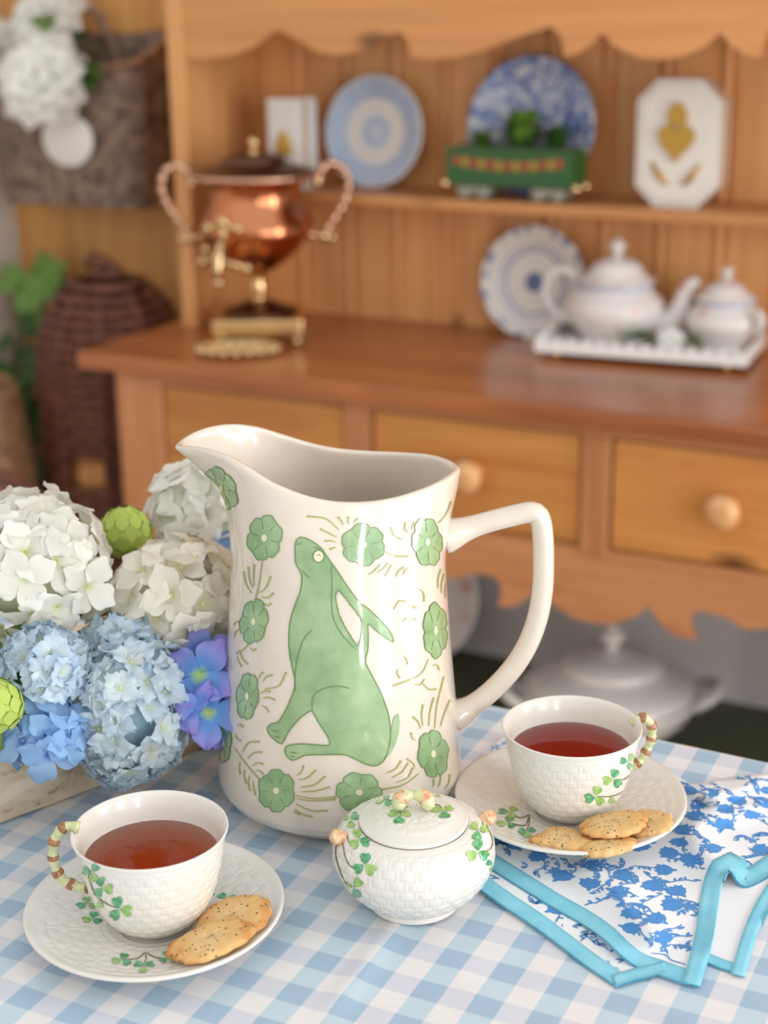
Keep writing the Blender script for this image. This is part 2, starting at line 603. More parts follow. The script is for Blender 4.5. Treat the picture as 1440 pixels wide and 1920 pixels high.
def biscuit_mat():
    t = NT('baked_biscuit')
    tc = t.n('ShaderNodeTexCoord')
    sep = t.n('ShaderNodeSeparateXYZ'); t.l(tc.outputs['Object'], sep.inputs[0])
    rr = t.math('SQRT', t.math('ADD', t.math('POWER', sep.outputs[0], 2.0), t.math('POWER', sep.outputs[1], 2.0)))
    nz = t.n('ShaderNodeTexNoise', Scale=160.0, Detail=4.0)
    t.l(tc.outputs['Object'], nz.inputs['Vector'])
    f = t.math('MULTIPLY_ADD', nz.outputs[0], 0.7, t.math('MULTIPLY', rr, 26.0))
    c = t.ramp(f, [(0.45, srgb(226, 192, 138)), (0.8, srgb(218, 172, 110)), (1.0, srgb(196, 128, 64))])
    vo = t.n('ShaderNodeTexVoronoi', Scale=420.0)
    t.l(tc.outputs['Object'], vo.inputs['Vector'])
    sp = t.n('ShaderNodeSeparateXYZ'); t.l(vo.outputs['Color'], sp.inputs[0])
    k = t.math('MULTIPLY', t.math('LESS_THAN', vo.outputs['Distance'], 0.27), t.math('GREATER_THAN', sp.outputs[0], 0.62))
    c = t.mix(k, c, srgb(96, 82, 50))
    t.l(c, t.b.inputs['Base Color'])
    t.set(Roughness=0.7)
    t.bump(nz.outputs[0], 0.5, 0.002)
    return t.m


M['biscuit'] = biscuit_mat()


def whitewash():
    t = NT('whitewashed_board')
    tc = t.n('ShaderNodeTexCoord')
    mp = t.n('ShaderNodeMapping'); mp.inputs['Scale'].default_value = (30, 5, 60)
    t.l(tc.outputs['Object'], mp.inputs['Vector'])
    nz = t.n('ShaderNodeTexNoise', Scale=1.0, Detail=6.0, Roughness=0.65)
    t.l(mp.outputs[0], nz.inputs['Vector'])
    c = t.ramp(nz.outputs[0], [(0.3, srgb(150, 120, 90)), (0.42, srgb(208, 190, 164)), (0.6, srgb(224, 210, 188))])
    t.l(c, t.b.inputs['Base Color'])
    t.set(Roughness=0.8)
    t.bump(nz.outputs[0], 0.4, 0.003)
    return t.m


M['whitewash'] = whitewash()


def china_spots(name, spot, scale, thr=0.16):
    t = NT(name)
    tc = t.n('ShaderNodeTexCoord')
    vo = t.n('ShaderNodeTexVoronoi', Scale=scale)
    t.l(tc.outputs['Object'], vo.inputs['Vector'])
    c = t.mix(t.ramp(vo.outputs['Distance'], [(thr * 0.8, (1, 1, 1, 1)), (thr * 1.3, (0, 0, 0, 1))]), (0.76, 0.72, 0.70, 1), spot)
    t.l(c, t.b.inputs['Base Color'])
    t.set(Roughness=0.2)
    return t.m


M['rose_china'] = china_spots('rose_sprig_china', srgb(222, 130, 130), 38)
M['rose_plate'] = china_spots('rose_plate_china', srgb(206, 150, 150), 22, 0.3)


def plate_mat(name, rings, radial=None):
    """rings: (radius fraction, colour) steps, read across the plate in its own x,y"""
    t = NT(name)
    tc = t.n('ShaderNodeTexCoord')
    sep = t.n('ShaderNodeSeparateXYZ'); t.l(tc.outputs['Object'], sep.inputs[0])
    rr = t.math('SQRT', t.math('ADD', t.math('POWER', sep.outputs[0], 2.0), t.math('POWER', sep.outputs[1], 2.0)))
    rr = t.math('MULTIPLY', rr, 10.0)
    st = []
    for i, (p, c) in enumerate(rings):
        if i: st.append((p - 0.012, rings[i - 1][1]))
        st.append((p, c))
    c = t.ramp(rr, st)
    if radial: c = radial(t, tc, rr, c)
    t.l(c, t.b.inputs['Base Color'])
    t.set(Roughness=0.18)
    t.b.inputs['Coat Weight'].default_value = 0.5
    return t.m


BL, WH = srgb(150, 178, 218), srgb(222, 220, 214)


def _swirl(t, tc, rr, c):
    nz = t.n('ShaderNodeTexNoise', Scale=45.0, Detail=3.0)
    t.l(tc.outputs['Object'], nz.inputs['Vector'])
    k = t.math('MULTIPLY', nz.outputs[0], 0.5)
    return t.mix(k, c, WH)


def _floral(t, tc, rr, c):
    nz = t.n('ShaderNodeTexNoise', Scale=75.0, Detail=2.0, Distortion=1.2)
    t.l(tc.outputs['Object'], nz.inputs['Vector'])
    return t.ramp(nz.outputs[0], [(0.4, srgb(78, 108, 172)), (0.5, srgb(130, 154, 204)), (0.6, srgb(216, 220, 228))])


def _border(t, tc, rr, c):
    nz = t.n('ShaderNodeTexNoise', Scale=48.0, Detail=2.0)
    t.l(tc.outputs['Object'], nz.inputs['Vector'])
    k = t.math('MULTIPLY', t.math('GREATER_THAN', nz.outputs[0], 0.57), t.math('GREATER_THAN', rr, 0.80))
    return t.mix(k, c, srgb(104, 130, 176))


M['plate_ring'] = plate_mat('blue_ring_plate', [(0.0, BL), (0.06, WH), (0.10, BL), (0.28, WH), (0.55, BL), (0.88, srgb(214, 218, 224))], _swirl)
M['plate_floral'] = plate_mat('blue_floral_plate', [(0.0, BL), (0.5, WH)], _floral)
M['plate_border'] = plate_mat('blue_border_plate', [(0.0, srgb(70, 92, 146)), (0.17, WH), (0.5, srgb(128, 146, 180)), (0.545, WH), (0.60, srgb(160, 174, 200)), (0.63, WH)], _border)

# ------------------------------------------------------------------ the room
WALL_Y = 2.42
LEFT_X, RIGHT_X = -2.10, 1.75


def struct(name, x0, x1, y0, y1, z0, z1, mat, label, b=0.0):
    o = box(name, x0, x1, y0, y1, z0, z1, mat, None, b)
    return tag(o, label, None, None, 'structure')


struct('floor', LEFT_X - 0.1, RIGHT_X + 0.1, -2.6, WALL_Y + 0.1, -0.06, 0.0, M['floor'], 'dark wooden floor under the table and dresser')
wb = struct('wall_back', LEFT_X - 0.1, RIGHT_X + 0.1, WALL_Y, WALL_Y + 0.1, 0.0, 2.6, M['wallwood'], 'ochre boarded wall behind the pine dresser')
wb_me = mk_mesh('plank', *[q for q in bevel_box(-0.0595, 0.0595, -0.012, 0.0, 0.0, 2.6, 0.003)], M['wallwood'], False)
x = LEFT_X + 0.06
while x < 0.9:
    link('plank', wb_me, wb, (x, WALL_Y, 0))
    x += 0.12
struct('wall_left', LEFT_X - 0.1, LEFT_X, -2.6, WALL_Y, 0.0, 2.6, M['white_wall'], 'pale grey plastered wall at the far left edge')
wr = struct('wall_right', RIGHT_X, RIGHT_X + 0.1, -2.6, -1.6, 0.0, 2.6, M['white_wall'], 'pale wall beyond the glazed doors, out of view')
# glazed doors that let the daylight in
wd = empty('window_1', (RIGHT_X, 0.1, 0), 'white framed glazed doors to the right of the table, out of view', None)
wd['kind'] = 'structure'
for y in (-1.55, -0.85, -0.25, 0.55, 1.14, 1.72, 2.34):
    box('mullion', RIGHT_X, RIGHT_X + 0.05, y - 0.035, y + 0.035, 0.0, 2.4, M['white_paint'], wd, 0.003)
for z0, z1 in ((0.0, 0.06), (2.3, 2.6)):
    box('rail', RIGHT_X, RIGHT_X + 0.05, -1.6, 2.38, z0, z1, M['white_paint'], wd, 0.003)

# ------------------------------------------------------------------ table and cloth
TX0, TX1, TY0, TY1 = -1.20, -0.05, 0.02, 0.93
tb = empty('dining_table', ((TX0 + TX1) / 2, (TY0 + TY1) / 2, 0), 'wooden table hidden beneath the blue gingham cloth', 'table')
box('table_top', TX0, TX1, TY0, TY1, TZ - 0.03, TZ - 0.0015, M['table'], tb)
for lx in (TX0 + 0.08, TX1 - 0.08):
    for ly in (TY0 + 0.08, TY1 - 0.08):
        box('leg', lx - 0.03, lx + 0.03, ly - 0.03, ly + 0.03, 0, TZ - 0.03, M['table'], tb, 0.004)


def cloth_z(x, y):
    z = 0.0006 * np.sin(9 * x + 4 * y) + 0.0005 * np.sin(17 * y - 11 * x + 1.3)
    for (ax, ay), (bx, by), amp, w in CREASE:
        d = np.array([bx - ax, by - ay]); L = np.hypot(*d)
        s = ((x - ax) * d[0] + (y - ay) * d[1]) / L
        q = ((x - ax) * -d[1] + (y - ay) * d[0]) / L
        z = z + amp * np.exp(-(q / w) ** 2) * np.clip(np.minimum(s, L - s) / 0.03, 0, 1)
    return z


CREASE = [(onz(600, 1930, TZ)[:2], onz(770, 1690, TZ)[:2], 0.0022, 0.007), (onz(20, 1900, TZ)[:2], onz(60, 1560, TZ)[:2], 0.0012, 0.01),
          (onz(900, 1900, TZ)[:2], onz(850, 1760, TZ)[:2], 0.0008, 0.008)]
DROP, EDGE = 0.16, 0.006
us = np.unique(np.r_[np.linspace(-DROP, 0, 14), np.linspace(0, TX1 - TX0, 300), np.linspace(TX1 - TX0, TX1 - TX0 + DROP, 14)])
vs = np.unique(np.r_[np.linspace(-DROP, 0, 14), np.linspace(0, TY1 - TY0, 190), np.linspace(TY1 - TY0, TY1 - TY0 + DROP, 14)])
U, Vv = np.meshgrid(us, vs)
Lx, Ly = TX1 - TX0, TY1 - TY0
ox = np.clip(-U, 0, None) + np.clip(U - Lx, 0, None)
oy = np.clip(-Vv, 0, None) + np.clip(Vv - Ly, 0, None)
X = TX0 + np.clip(U, 0, Lx); Y = TY0 + np.clip(Vv, 0, Ly)
drop = np.maximum(ox, oy)
wx = np.where(U < 0, -1, np.where(U > Lx, 1, 0)); wy = np.where(Vv < 0, -1, np.where(Vv > Ly, 1, 0))
out = EDGE * (1 - np.exp(-drop / 0.004)) + drop * 0.06 + np.clip(drop / DROP, 0, 1) * 0.018 * np.sin((X + Y) * 38)
out = np.where(drop > 0, np.maximum(out, 0.002), 0)
Zc = TZ + np.where(drop > 0, -np.maximum(drop - 0.003, 0), cloth_z(X, Y))
cv = np.stack([X + wx * out, Y + wy * out, Zc], -1).reshape(-1, 3)
cloth = mobj('tablecloth', cv, gridf(len(vs), len(us), False), M['gingham'])
uvl = cloth.data.uv_layers.new(name='cloth')
flat = np.stack([TX0 + U, TY0 + Vv], -1).reshape(-1, 2)
li = np.zeros(len(cloth.data.loops), dtype=np.int32)
cloth.data.loops.foreach_get('vertex_index', li)
uvl.data.foreach_set('uv', flat[li].ravel().astype(np.float32))
tag(cloth, 'blue and white gingham cloth spread over the table', 'tablecloth')
TABLE = TZ + 0.0012            # what stands on the cloth stands here

# ------------------------------------------------------------------ the dresser
CZT = 0.71                     # counter top height
DF, DB = 1.93, 2.39            # counter front and back
DC = -0.70                     # its middle
DX0, DX1 = -1.585, 2 * DC + 1.585
dr = empty('pine_dresser', (DC, (DF + DB) / 2, 0), 'honey pine dresser with drawers, open shelf and scalloped trim', 'dresser')
cnt = box('counter_top', DX0, DX1, DF, DB, CZT - 0.027, CZT, M['counter'], dr, 0.005)
FY = DF + 0.02                 # front face of the base
PX0, PX1 = -1.525, 2 * DC + 1.525
for a, b in ((PX0, PX0 + 0.088), (PX1 - 0.088, PX1)):
    box('post', a, b, FY, FY + 0.06, 0.0, CZT - 0.027, M['post'], dr, 0.003)
    box('post', a, b, DB - 0.06, DB, 0.0, CZT - 0.027, M['post'], dr, 0.003)
    box('side_panel', a + 0.01, b - 0.05, FY + 0.06, DB - 0.06, 0.40, CZT - 0.027, M['post'], dr, 0.002)
box('top_rail', PX0 + 0.088, PX1 - 0.088, FY + 0.002, FY + 0.03, CZT - 0.043, CZT - 0.027, M['rail'], dr, 0.001)
box('drawer_case', PX0 + 0.088, PX1 - 0.088, FY + 0.03, DB - 0.01, 0.47, CZT - 0.03, M['gap_shade'], dr, 0.001)  # coloured dark so the gaps round the drawers look shaded
DZ0, DZ1 = 0.502, 0.668
edges = [-1.437, -1.100, -1.056, -0.721, -0.679, -0.344, -0.300, 0.037]
for i in range(4):
    a, b = edges[2 * i], edges[2 * i + 1]
    d = box('drawer', a + 0.003, b - 0.003, FY + 0.004, FY + 0.036, DZ0 + 0.003, DZ1 - 0.004, M['drawer'], dr, 0.004)
    kx, kz = (a + b) / 2, 0.590
    kp = [(0.0001, 0.046), (0.012, 0.045), (0.021, 0.039), (0.0245, 0.030), (0.022, 0.021), (0.014, 0.014), (0.011, 0.008), (0.015, 0.0)]
    V, F = lathe(spl(kp, 24)[::-1], 28)
    V = [(kx + v[0], FY + 0.004 - v[2], kz + v[1]) for v in V]
    mobj('knob', np.array(V) - np.array(dr.location), F, M['knob'], d)
    if i < 3:
        box('divider', b, edges[2 * i + 2], FY - 0.001, FY + 0.03, DZ0 - 0.01, CZT - 0.043, M['post'], dr, 0.002)
# apron with a fretted lower edge, drawn for one half and mirrored
ap = [(837, 1086), (872, 1077), (906, 1078), (923, 1086), (931, 1103), (930, 1125), (921, 1135), (945, 1139), (966, 1133), (988, 1116), (1001, 1101), (1016, 1124), (1040, 1142), (1065, 1159), (1100, 1168)]
half = [ony(px, py, FY)[[0, 2]] for px, py in ap]
half = np.array(half); half[:, 0] += DC - half[-1, 0]
lead = np.array([(PX0 + 0.088, 0.40), (PX0 + 0.16, 0.40), (-1.28, 0.428), (-1.22, 0.43), (-1.17, 0.405), (-1.11, 0.395), (-1.05, 0.405), (-1.0, 0.437)])
lead = lead[lead[:, 0] < half[0, 0] - 0.02]
half = np.vstack([lead, half])
low = np.vstack([half, np.stack([2 * DC - half[::-1, 0], half[::-1, 1]], 1)[1:]])
poly = [(PX0 + 0.088, DZ0)] + [tuple(p) for p in low] + [(PX1 - 0.088, DZ0)]
V, F = prism(poly[::-1], FY + 0.004, FY + 0.026, 'y')
mobj('apron', V, F, M['rail'], dr, True, smooth=False)
# pot board, back and end boards of the open lower part
box('pot_board', PX0, PX1, FY + 0.03, DB, 0.075, 0.10, M['green_shelf'], dr, 0.003)
box('lower_back', PX0 + 0.06, PX1 - 0.06, DB - 0.012, DB, 0.10, 0.47, M['grey_paint'], dr, 0.0)
box('back_stile', -0.49, -0.44, DB - 0.05, DB - 0.014, 0.10, 0.47, M['green_shelf'], dr, 0.002)
# rack: uprights, shelf, valance and beaded boards
HF = 2.155
HX0, HX1 = -1.532, 2 * DC + 1.532
HZ = 1.40
HTOP = 1.85  # rack raised out of view so the tea reflects wood
for a, b in ((HX0, HX0 + 0.031), (HX1 - 0.031, HX1)):
    box('upright', a, b, HF, DB, CZT, HTOP, M['pine'], dr, 0.003)
SZ = 0.942                     # shelf top
box('shelf', HX0 + 0.031, HX1 - 0.031, HF + 0.080, DB - 0.012, SZ - 0.018, SZ, M['pine_h'], dr, 0.004)
box('shelf', HX0 + 0.031, HX1 - 0.031, HF + 0.045, DB - 0.012, 1.27, 1.288, M['pine_h'], dr, 0.004)
box('cornice', HX0 - 0.03, HX1 + 0.03, HF - 0.05, DB, HTOP, HTOP + 0.04, M['pine_h'], dr, 0.006)
box('added_frieze', HX0 + 0.031, HX1 - 0.031, HF + 0.003, HF + 0.022, HZ + 0.001, HTOP, M['pine_h'], dr, 0.002)  # unseen board, added only to darken the reflection in the tea
vp = [(345, 109), (380, 111), (437, 104), (476, 87), (505, 63), (518, 58), (532, 61), (559, 78), (593, 97), (632, 104), (680, 93), (712, 74), (738, 61), (752, 64), (762, 82), (768, 108), (800, 112), (850, 108), (900, 95), (950, 75), (1000, 58), (1025, 50), (1042, 62), (1048, 85), (1052, 107), (1075, 101), (1100, 85), (1121, 62), (1150, 90), (1190, 108), (1227, 112)]
vh = np.array([ony(px, py, HF)[[0, 2]] for px, py in vp])
vh[:, 0] = HX0 + 0.032 + (vh[:, 0] - vh[0, 0]) * (DC - HX0 - 0.032) / (vh[-1, 0] - vh[0, 0])
vl = np.vstack([vh, np.stack([2 * DC - vh[::-1, 0], vh[::-1, 1]], 1)[1:]])
poly = [(vl[0, 0], HZ)] + [tuple(p) for p in vl] + [(vl[-1, 0], HZ)]
V, F = prism(poly[::-1], HF + 0.002, HF + 0.022, 'y')
mobj('valance', V, F, M['pine_h'], dr, True, smooth=False)
# beaded back boards, one mesh shared by all
bw = 0.0935
prof = [(-bw / 2, 0.004), (-bw / 2 + 0.002, 0.001), (-bw / 2 + 0.005, 0.0), (bw / 2 - 0.022, 0.0), (bw / 2 - 0.0195, 0.004), (bw / 2 - 0.017, 0.0045),
        (bw / 2 - 0.0150, -0.001), (bw / 2 - 0.012, -0.0035), (bw / 2 - 0.008, -0.0035), (bw / 2 - 0.0050, -0.001), (bw / 2 - 0.003, 0.0045), (bw / 2, 0.005), (bw / 2, 0.012), (-bw / 2, 0.012)]
V, F = prism(prof, CZT, HTOP, 'z')
bme = mk_mesh('back_board', [(v[0], v[1], v[2]) for v in V], F, M['pine'], False)
x = HX0 + 0.031 + bw / 2
while x < HX1 - 0.06:
    link('back_board', bme, dr, Vector((x, DB - 0.012, 0)) - dr.location)
    x += bw + 0.0008

# ------------------------------------------------------------------ copper urn
UC = onz(490, 635, CZT); UC[2] = CZT
urn = empty('copper_urn', UC, 'copper urn with brass handles and tap on the dresser counter', 'urn')
RZc = math.atan2(RT[1], RT[0])
urn.scale = (0.97, 0.97, 0.98)
urn.rotation_euler = (0, 0, RZc)   # local x runs to the right as seen from the table
for sx in (-1, 1):
    for sy in (-1, 1):
        V, F = join(ball((sx * 0.064, sy * 0.064, 0.009), 0.009), ball((sx * 0.064, sy * 0.064, 0.021), 0.011))
        mobj('foot', V, F, M['brass_pale'], urn)
V, F = bevel_box(-0.076, 0.076, -0.076, 0.076, 0.022, 0.046, 0.004)
mobj('plinth', V, F, M['brass'], urn, smooth=False)
V, F = lathe(spl([(0.066, 0.046), (0.060, 0.052), (0.04, 0.058), (0.02, 0.066)], 16), 48)
mobj('base_dome', V, F, M['copper_dark'], urn)
V, F = lathe(spl([(0.018, 0.064), (0.010, 0.072), (0.013, 0.086), (0.0105, 0.10), (0.013, 0.11), (0.022, 0.122)], 24), 32)
mobj('stem', V, F, M['brass'], urn)
bp = [(0.016, 0.115), (0.03, 0.121), (0.052, 0.136), (0.076, 0.158), (0.092, 0.178), (0.0955, 0.19), (0.091, 0.204), (0.081, 0.222), (0.076, 0.238), (0.077, 0.252), (0.083, 0.264), (0.095, 0.272)]
V, F = lathe(spl(bp, 60), 72)
mobj('body', V, F, M['copper'], urn)
V, F = lathe([(0.088, 0.268), (0.104, 0.271), (0.107, 0.275), (0.104, 0.279), (0.088, 0.281)], 120, disp=lambda a: 0.0012 * np.sin(a * 40)[None, :] * np.array([0, 1, 1, 1, 0])[:, None])
mobj('beaded_rim', V, F, M['rosebrass'], urn)
V, F = lathe(spl([(0.103, 0.279), (0.09, 0.284), (0.066, 0.291), (0.054, 0.296), (0.052, 0.302), (0.04, 0.307), (0.01, 0.309), (0.0005, 0.309)], 36), 64)
mobj('lid', V, F, M['copper_dark'], urn)
V, F = join(ball((0, 0, 0.326), 0.0095, 16, 10), lathe([(0.012, 0.308), (0.005, 0.312), (0.005, 0.32)], 16))
mobj('finial', V, F, M['brass'], urn)
hp = [(-0.103, 0.262), (-0.110, 0.276), (-0.120, 0.289), (-0.136, 0.290), (-0.150, 0.279), (-0.156, 0.258), (-0.149, 0.230), (-0.134, 0.206), (-0.118, 0.183), (-0.108, 0.172), (-0.090, 0.176)]
for s in (-1, 1):
    P = [(-s * p[0] * 1.0, 0, p[1]) for p in hp]
    pp = spl(P, 60)
    rd = 0.0062 + 0.0016 * np.sin(np.arange(60) * 1.2)
    V, F = tube(pp, rd, 10)
    V2, F2 = join(ball((s * 0.112, 0, 0.173), 0.011), ball((s * 0.126, 0, 0.170), 0.008))
    hd = mobj('handle', V, F, M['rosebrass'], urn)
    mobj('boss', V2, F2, M['brass_pale'], hd)
    mobj('boss', *ball((s * 0.104, 0, 0.262), 0.009), M['brass_pale'], hd)
# tap towards the viewer's left
def tapv(p):
    return p
sp_a = math.radians(-112)
ca, sa = math.cos(sp_a), math.sin(sp_a)
T = lambda r, z, o=0.0: (ca * r - sa * o, sa * r + ca * o, z)
V, F = join(tube([T(0.085, 0.186), T(0.115, 0.183), T(0.135, 0.178)], 0.008, 12), lathe([(0.0, 0.0), (0.001, 0.0)], 4))
tap = mobj('tap', *tube([T(0.088, 0.184), T(0.11, 0.182), T(0.13, 0.176), T(0.142, 0.160), T(0.146, 0.140), T(0.146, 0.122)], [0.009, 0.008, 0.009, 0.008, 0.007, 0.0055], 12), M['brass_pale'], urn)
V, F = join(tube([T(0.122, 0.182), T(0.122, 0.206)], 0.006, 10), tube([T(0.122, 0.204, -0.026), T(0.122, 0.209, 0), T(0.122, 0.204, 0.026)], [0.004, 0.006, 0.004], 10),
            ball(T(0.122, 0.203, -0.028), 0.008), ball(T(0.122, 0.203, 0.028), 0.008), ball(T(0.122, 0.214), 0.010))
mobj('tap_key', V, F, M['brass_pale'], tap)
mobj('nozzle', *ball(T(0.146, 0.120), 0.008), M['brass_pale'], tap)
V, F = join(tube([T(0.128, 0.152, -0.035), T(0.138, 0.158, -0.015), T(0.142, 0.156, 0.0), T(0.138, 0.15, 0.02), T(0.128, 0.144, 0.04)], 0.0045, 8), ball(T(0.128, 0.15, -0.036), 0.009), ball(T(0.13, 0.147, 0.022), 0.008), ball(T(0.126, 0.142, 0.042), 0.009), ball(T(0.13, 0.17, -0.03), 0.007))
mobj('tap_scroll', V, F, M['brass_pale'], tap)

DT = onz(447, 663, CZT); DT[2] = CZT
dt = empty('drip_tray', DT, 'small oval brass tray with beaded edge in front of the copper urn', 'tray', rz=RZc)
V, F = lathe(spl([(0.0005, 0.004), (0.05, 0.004), (0.056, 0.006), (0.060, 0.012), (0.064, 0.014), (0.066, 0.011), (0.060, 0.004), (0.045, 0.0), (0.0005, 0.0)], 40), 64, sy=0.62)
mobj('dish', V, F, M['brass_pale'], dt)
for k in range(20):
    a = 2 * PI * k / 20
    mobj('bead', *ball((0.064 * math.cos(a), 0.64 * 0.064 * math.sin(a), 0.0085), 0.0075, 10, 6), M['brass_pale'], dt)

# ------------------------------------------------------------------ plates and ornaments on the rack
def plate(name, loc, R, mat, label, tilt=0.14, scallop=0, depth=0.012, rim=None):
    r = empty(name, loc, label, 'plate')
    pf = spl([(0.0005, 0.004), (R * 0.5, 0.004), (R * 0.66, 0.007), (R * 0.97, depth + 0.004), (R, depth + 0.003), (R * 0.97, depth), (R * 0.62, 0.002), (R * 0.55, 0.0), (0.0005, 0.0)], 60)
    V, F = lathe(pf, 96)
    V = np.array(V)
    if scallop:
        a = np.arctan2(V[:, 1], V[:, 0]); q = np.hypot(V[:, 0], V[:, 1]) / R
        k = 1 + 0.03 * np.abs(np.sin(a * scallop / 2)) * np.clip((q - 0.7) / 0.3, 0, 1)
        V[:, 0] *= k; V[:, 1] *= k
    o = mobj('dish', V, F, mat, r)
    # stands on its rim, leaning back against the boards
    o.rotation_euler = (PI / 2 - tilt, 0, 0)
    o.location = (0, 0, R * math.cos(tilt))
    return r


BY = DB - 0.012
def lean(px, py, R, z, tilt):
    Y = BY - 0.004 - R * math.sin(tilt) * 2 - 0.016
    p = ony(px, py, Y + R * math.sin(tilt)); return (p[0], Y + R * math.sin(tilt), z)


plate('ring_plate', lean(707, 246, 0.092, SZ, 0.12), 0.092, M['plate_ring'], 'pale blue plate with white rings leaning on the shelf')
plate('floral_plate', lean(1000, 230, 0.108, SZ, 0.10), 0.108, M['plate_floral'], 'large blue floral plate leaning behind the green wagon')
plate('scalloped_plate', lean(1004, 520, 0.09, CZT, 0.14), 0.09, M['plate_border'], 'white plate with blue scalloped border leaning behind the teapot', 0.14, 14)

# small white block with a gilt skep
bk = ony(531, 300, 2.25)
bx0, bz1 = bk[0], ony(531, 184, 2.25)[2]
bb = empty('gilt_block', (bx0, 2.27, SZ), 'small white block with a gilt beehive behind the urn lid', 'ornament')
V, F = bevel_box(-0.031, 0.031, -0.018, 0.045, 0.0, bz1 - SZ, 0.004)
mobj('block', V, F, M['china'], bb, smooth=False)
V, F = lathe(spl([(0.0165, 0.0), (0.0175, 0.008), (0.015, 0.02), (0.009, 0.033), (0.0005, 0.04)], 16), 20, disp=lambda a: 0.0008 * np.sin(np.arange(16) * 2.4)[:, None] * np.ones((1, len(a))))
V = [(v[0], -0.018 - max(0, -v[1]) * 0.18 if v[1] < 0 else -0.017, v[2] + 0.058) for v in V]
mobj('gilt_hive', V, F, M['gold'], bb)
V, F = bevel_box(0.031, 0.0325, -0.002, 0.006, 0.006, bz1 - SZ - 0.006, 0.0005)
mobj('gilt_line', V, F, M['gold'], bb, smooth=False)

# octagonal plaque with a gilt heart
PQ = (-0.703, 2.272, SZ)
pq = empty('heart_plaque', PQ, 'white octagonal plaque with a raised gilt flaming heart', 'plaque')
w, h, c = 0.0640, 0.186, 0.031
octo = [(-w + c, 0), (w - c, 0), (w, c), (w, h - c), (w - c, h), (-w + c, h), (-w, h - c), (-w, c)]
V, F = prism(octo, 0.0, 0.05, 'y')
pl = mobj('slab', V, F, M['china'], pq, smooth=False)
inn = [(x * 0.86, 0.093 + (z - 0.093) * 0.9) for x, z in octo]
V, F = prism(inn, -0.003, 0.004, 'y')
mobj('panel', V, F, M['parian'], pl, smooth=False)
V, F = prism([(x * 1.01, z) for x, z in octo], 0.022, 0.034, 'y')
mobj('gilt_band', V, F, M['gold'], pl, smooth=False)
heart = []
for k in range(40):
    t = 2 * PI * k / 40
    heart.append((0.0017 * 16 * math.sin(t) ** 3, 0.0019 * (13 * math.cos(t) - 5 * math.cos(2 * t) - 2 * math.cos(3 * t) - math.cos(4 * t)) + 0.098))
V, F = prism(heart, -0.011, -0.002, 'y')
mobj('gilt_heart', V, F, M['gold'], pq, smooth=False)
fl = [(-0.012, 0.12), (0.012, 0.12), (0.015, 0.135), (0.009, 0.148), (0.0, 0.155), (-0.009, 0.148), (-0.015, 0.135)]
V, F = prism(fl, -0.009, -0.002, 'y')
mobj('gilt_flame', V, F, M['gold'], pq, smooth=False)
for s in (-1, 1):
    V, F = tube([(s * 0.012, -0.004, 0.034), (s * 0.024, -0.005, 0.046), (s * 0.038, -0.004, 0.066)], [0.003, 0.0055, 0.002], 8)
    mobj('gilt_leaf', V, F, M['gold'], pq)

# green toy wagon planted with little tufts
WG = np.array([(-1.067 - 0.857) / 2, 2.270, SZ])
wg = empty('toy_wagon', WG, 'green toy railway wagon with gold trim on the shelf', 'toy')
L = 0.107
def zof(y): return ony(960, y, 2.24)[2] - SZ
ztop, zbot = 0.080, 0.026
for (a, b, y0, y1, nm) in ((-L, L, -0.028, -0.023, 'side'), (-L, L, 0.023, 0.028, 'side'), (-L, -L + 0.005, -0.023, 0.023, 'end'), (L - 0.005, L, -0.023, 0.023, 'end')):
    V, F = bevel_box(a, b, y0, y1, zbot, ztop, 0.001)
    mobj(nm, V, F, M['loden'], wg, smooth=False)
V, F = bevel_box(-L, L, -0.026, 0.026, zbot - 0.003, zbot + 0.003, 0.001)
mobj('floor_plate', V, F, M['loden_dark'], wg, smooth=False)
V, F = bevel_box(-L + 0.005, L - 0.005, -0.023, 0.023, zbot + 0.003, ztop - 0.012, 0.001)
mobj('planting', V, F, M['soil'], wg, smooth=False)
for y in (-0.029, 0.029):
    V, F = bevel_box(-L - 0.001, L + 0.001, y - 0.002, y + 0.002, ztop - 0.004, ztop + 0.002, 0.0008)
    mobj('top_band', V, F, M['grey_metal'] if y > 0 else M['loden_dark'], wg, smooth=False)
for k in range(13):
    x0 = -L + 0.018 + k * 0.0145
    zc = 0.060 - 0.006 * math.sin(k / 12 * PI)
    V, F = bevel_box(x0 - 0.0045, x0 + 0.0045, -0.0295, -0.028, zc - 0.007, zc + 0.008, 0.0004)
    mobj('painted_trim', V, F, M['gold'] if k % 2 else M['red_paint'], wg, smooth=False)
for s in (-1, 1):
    V, F = bevel_box(s * 0.063 - 0.028, s * 0.063 + 0.028, -0.024, 0.024, 0.006, 0.022, 0.003)
    bo = mobj('bogie', V, F, M['grey_metal'], wg, smooth=False)
    for dx in (-0.016, 0.016):
        for y in (-0.027, 0.024):
            pv, pf = lathe([(0.0003, 0.0), (0.009, 0.0), (0.0092, 0.003), (0.0003, 0.003)], 16)
            mobj('wheel', [(v[0] + s * 0.063 + dx, y + v[2], v[1] + 0.0093) for v in pv], pf, M['grey_metal'], bo)
    for y in (-0.02, 0.02):
        mobj('buffer', *ball((s * (L + 0.004), y - 0.004, 0.024), 0.008), M['brass'], wg)


def leaf_mesh(name, mat, fold=0.25, w=0.36, curl=0.3):
    n, mm = 7, 5
    V = []
    for i in range(n):
        s = i / (n - 1)
        ww = w * math.sin(PI * min(1, s * 0.96 + 0.02)) ** 0.75
        for j in range(mm):
            t = (j / (mm - 1)) * 2 - 1
            V.append((s, t * ww, fold * abs(t) * ww - curl * s * s))
    return mk_mesh(name, V, gridf(n, mm, False), mat)


LEAF = leaf_mesh('leaf', M['leaf'])
LEAFD = leaf_mesh('leaf', M['leaf_deep'])


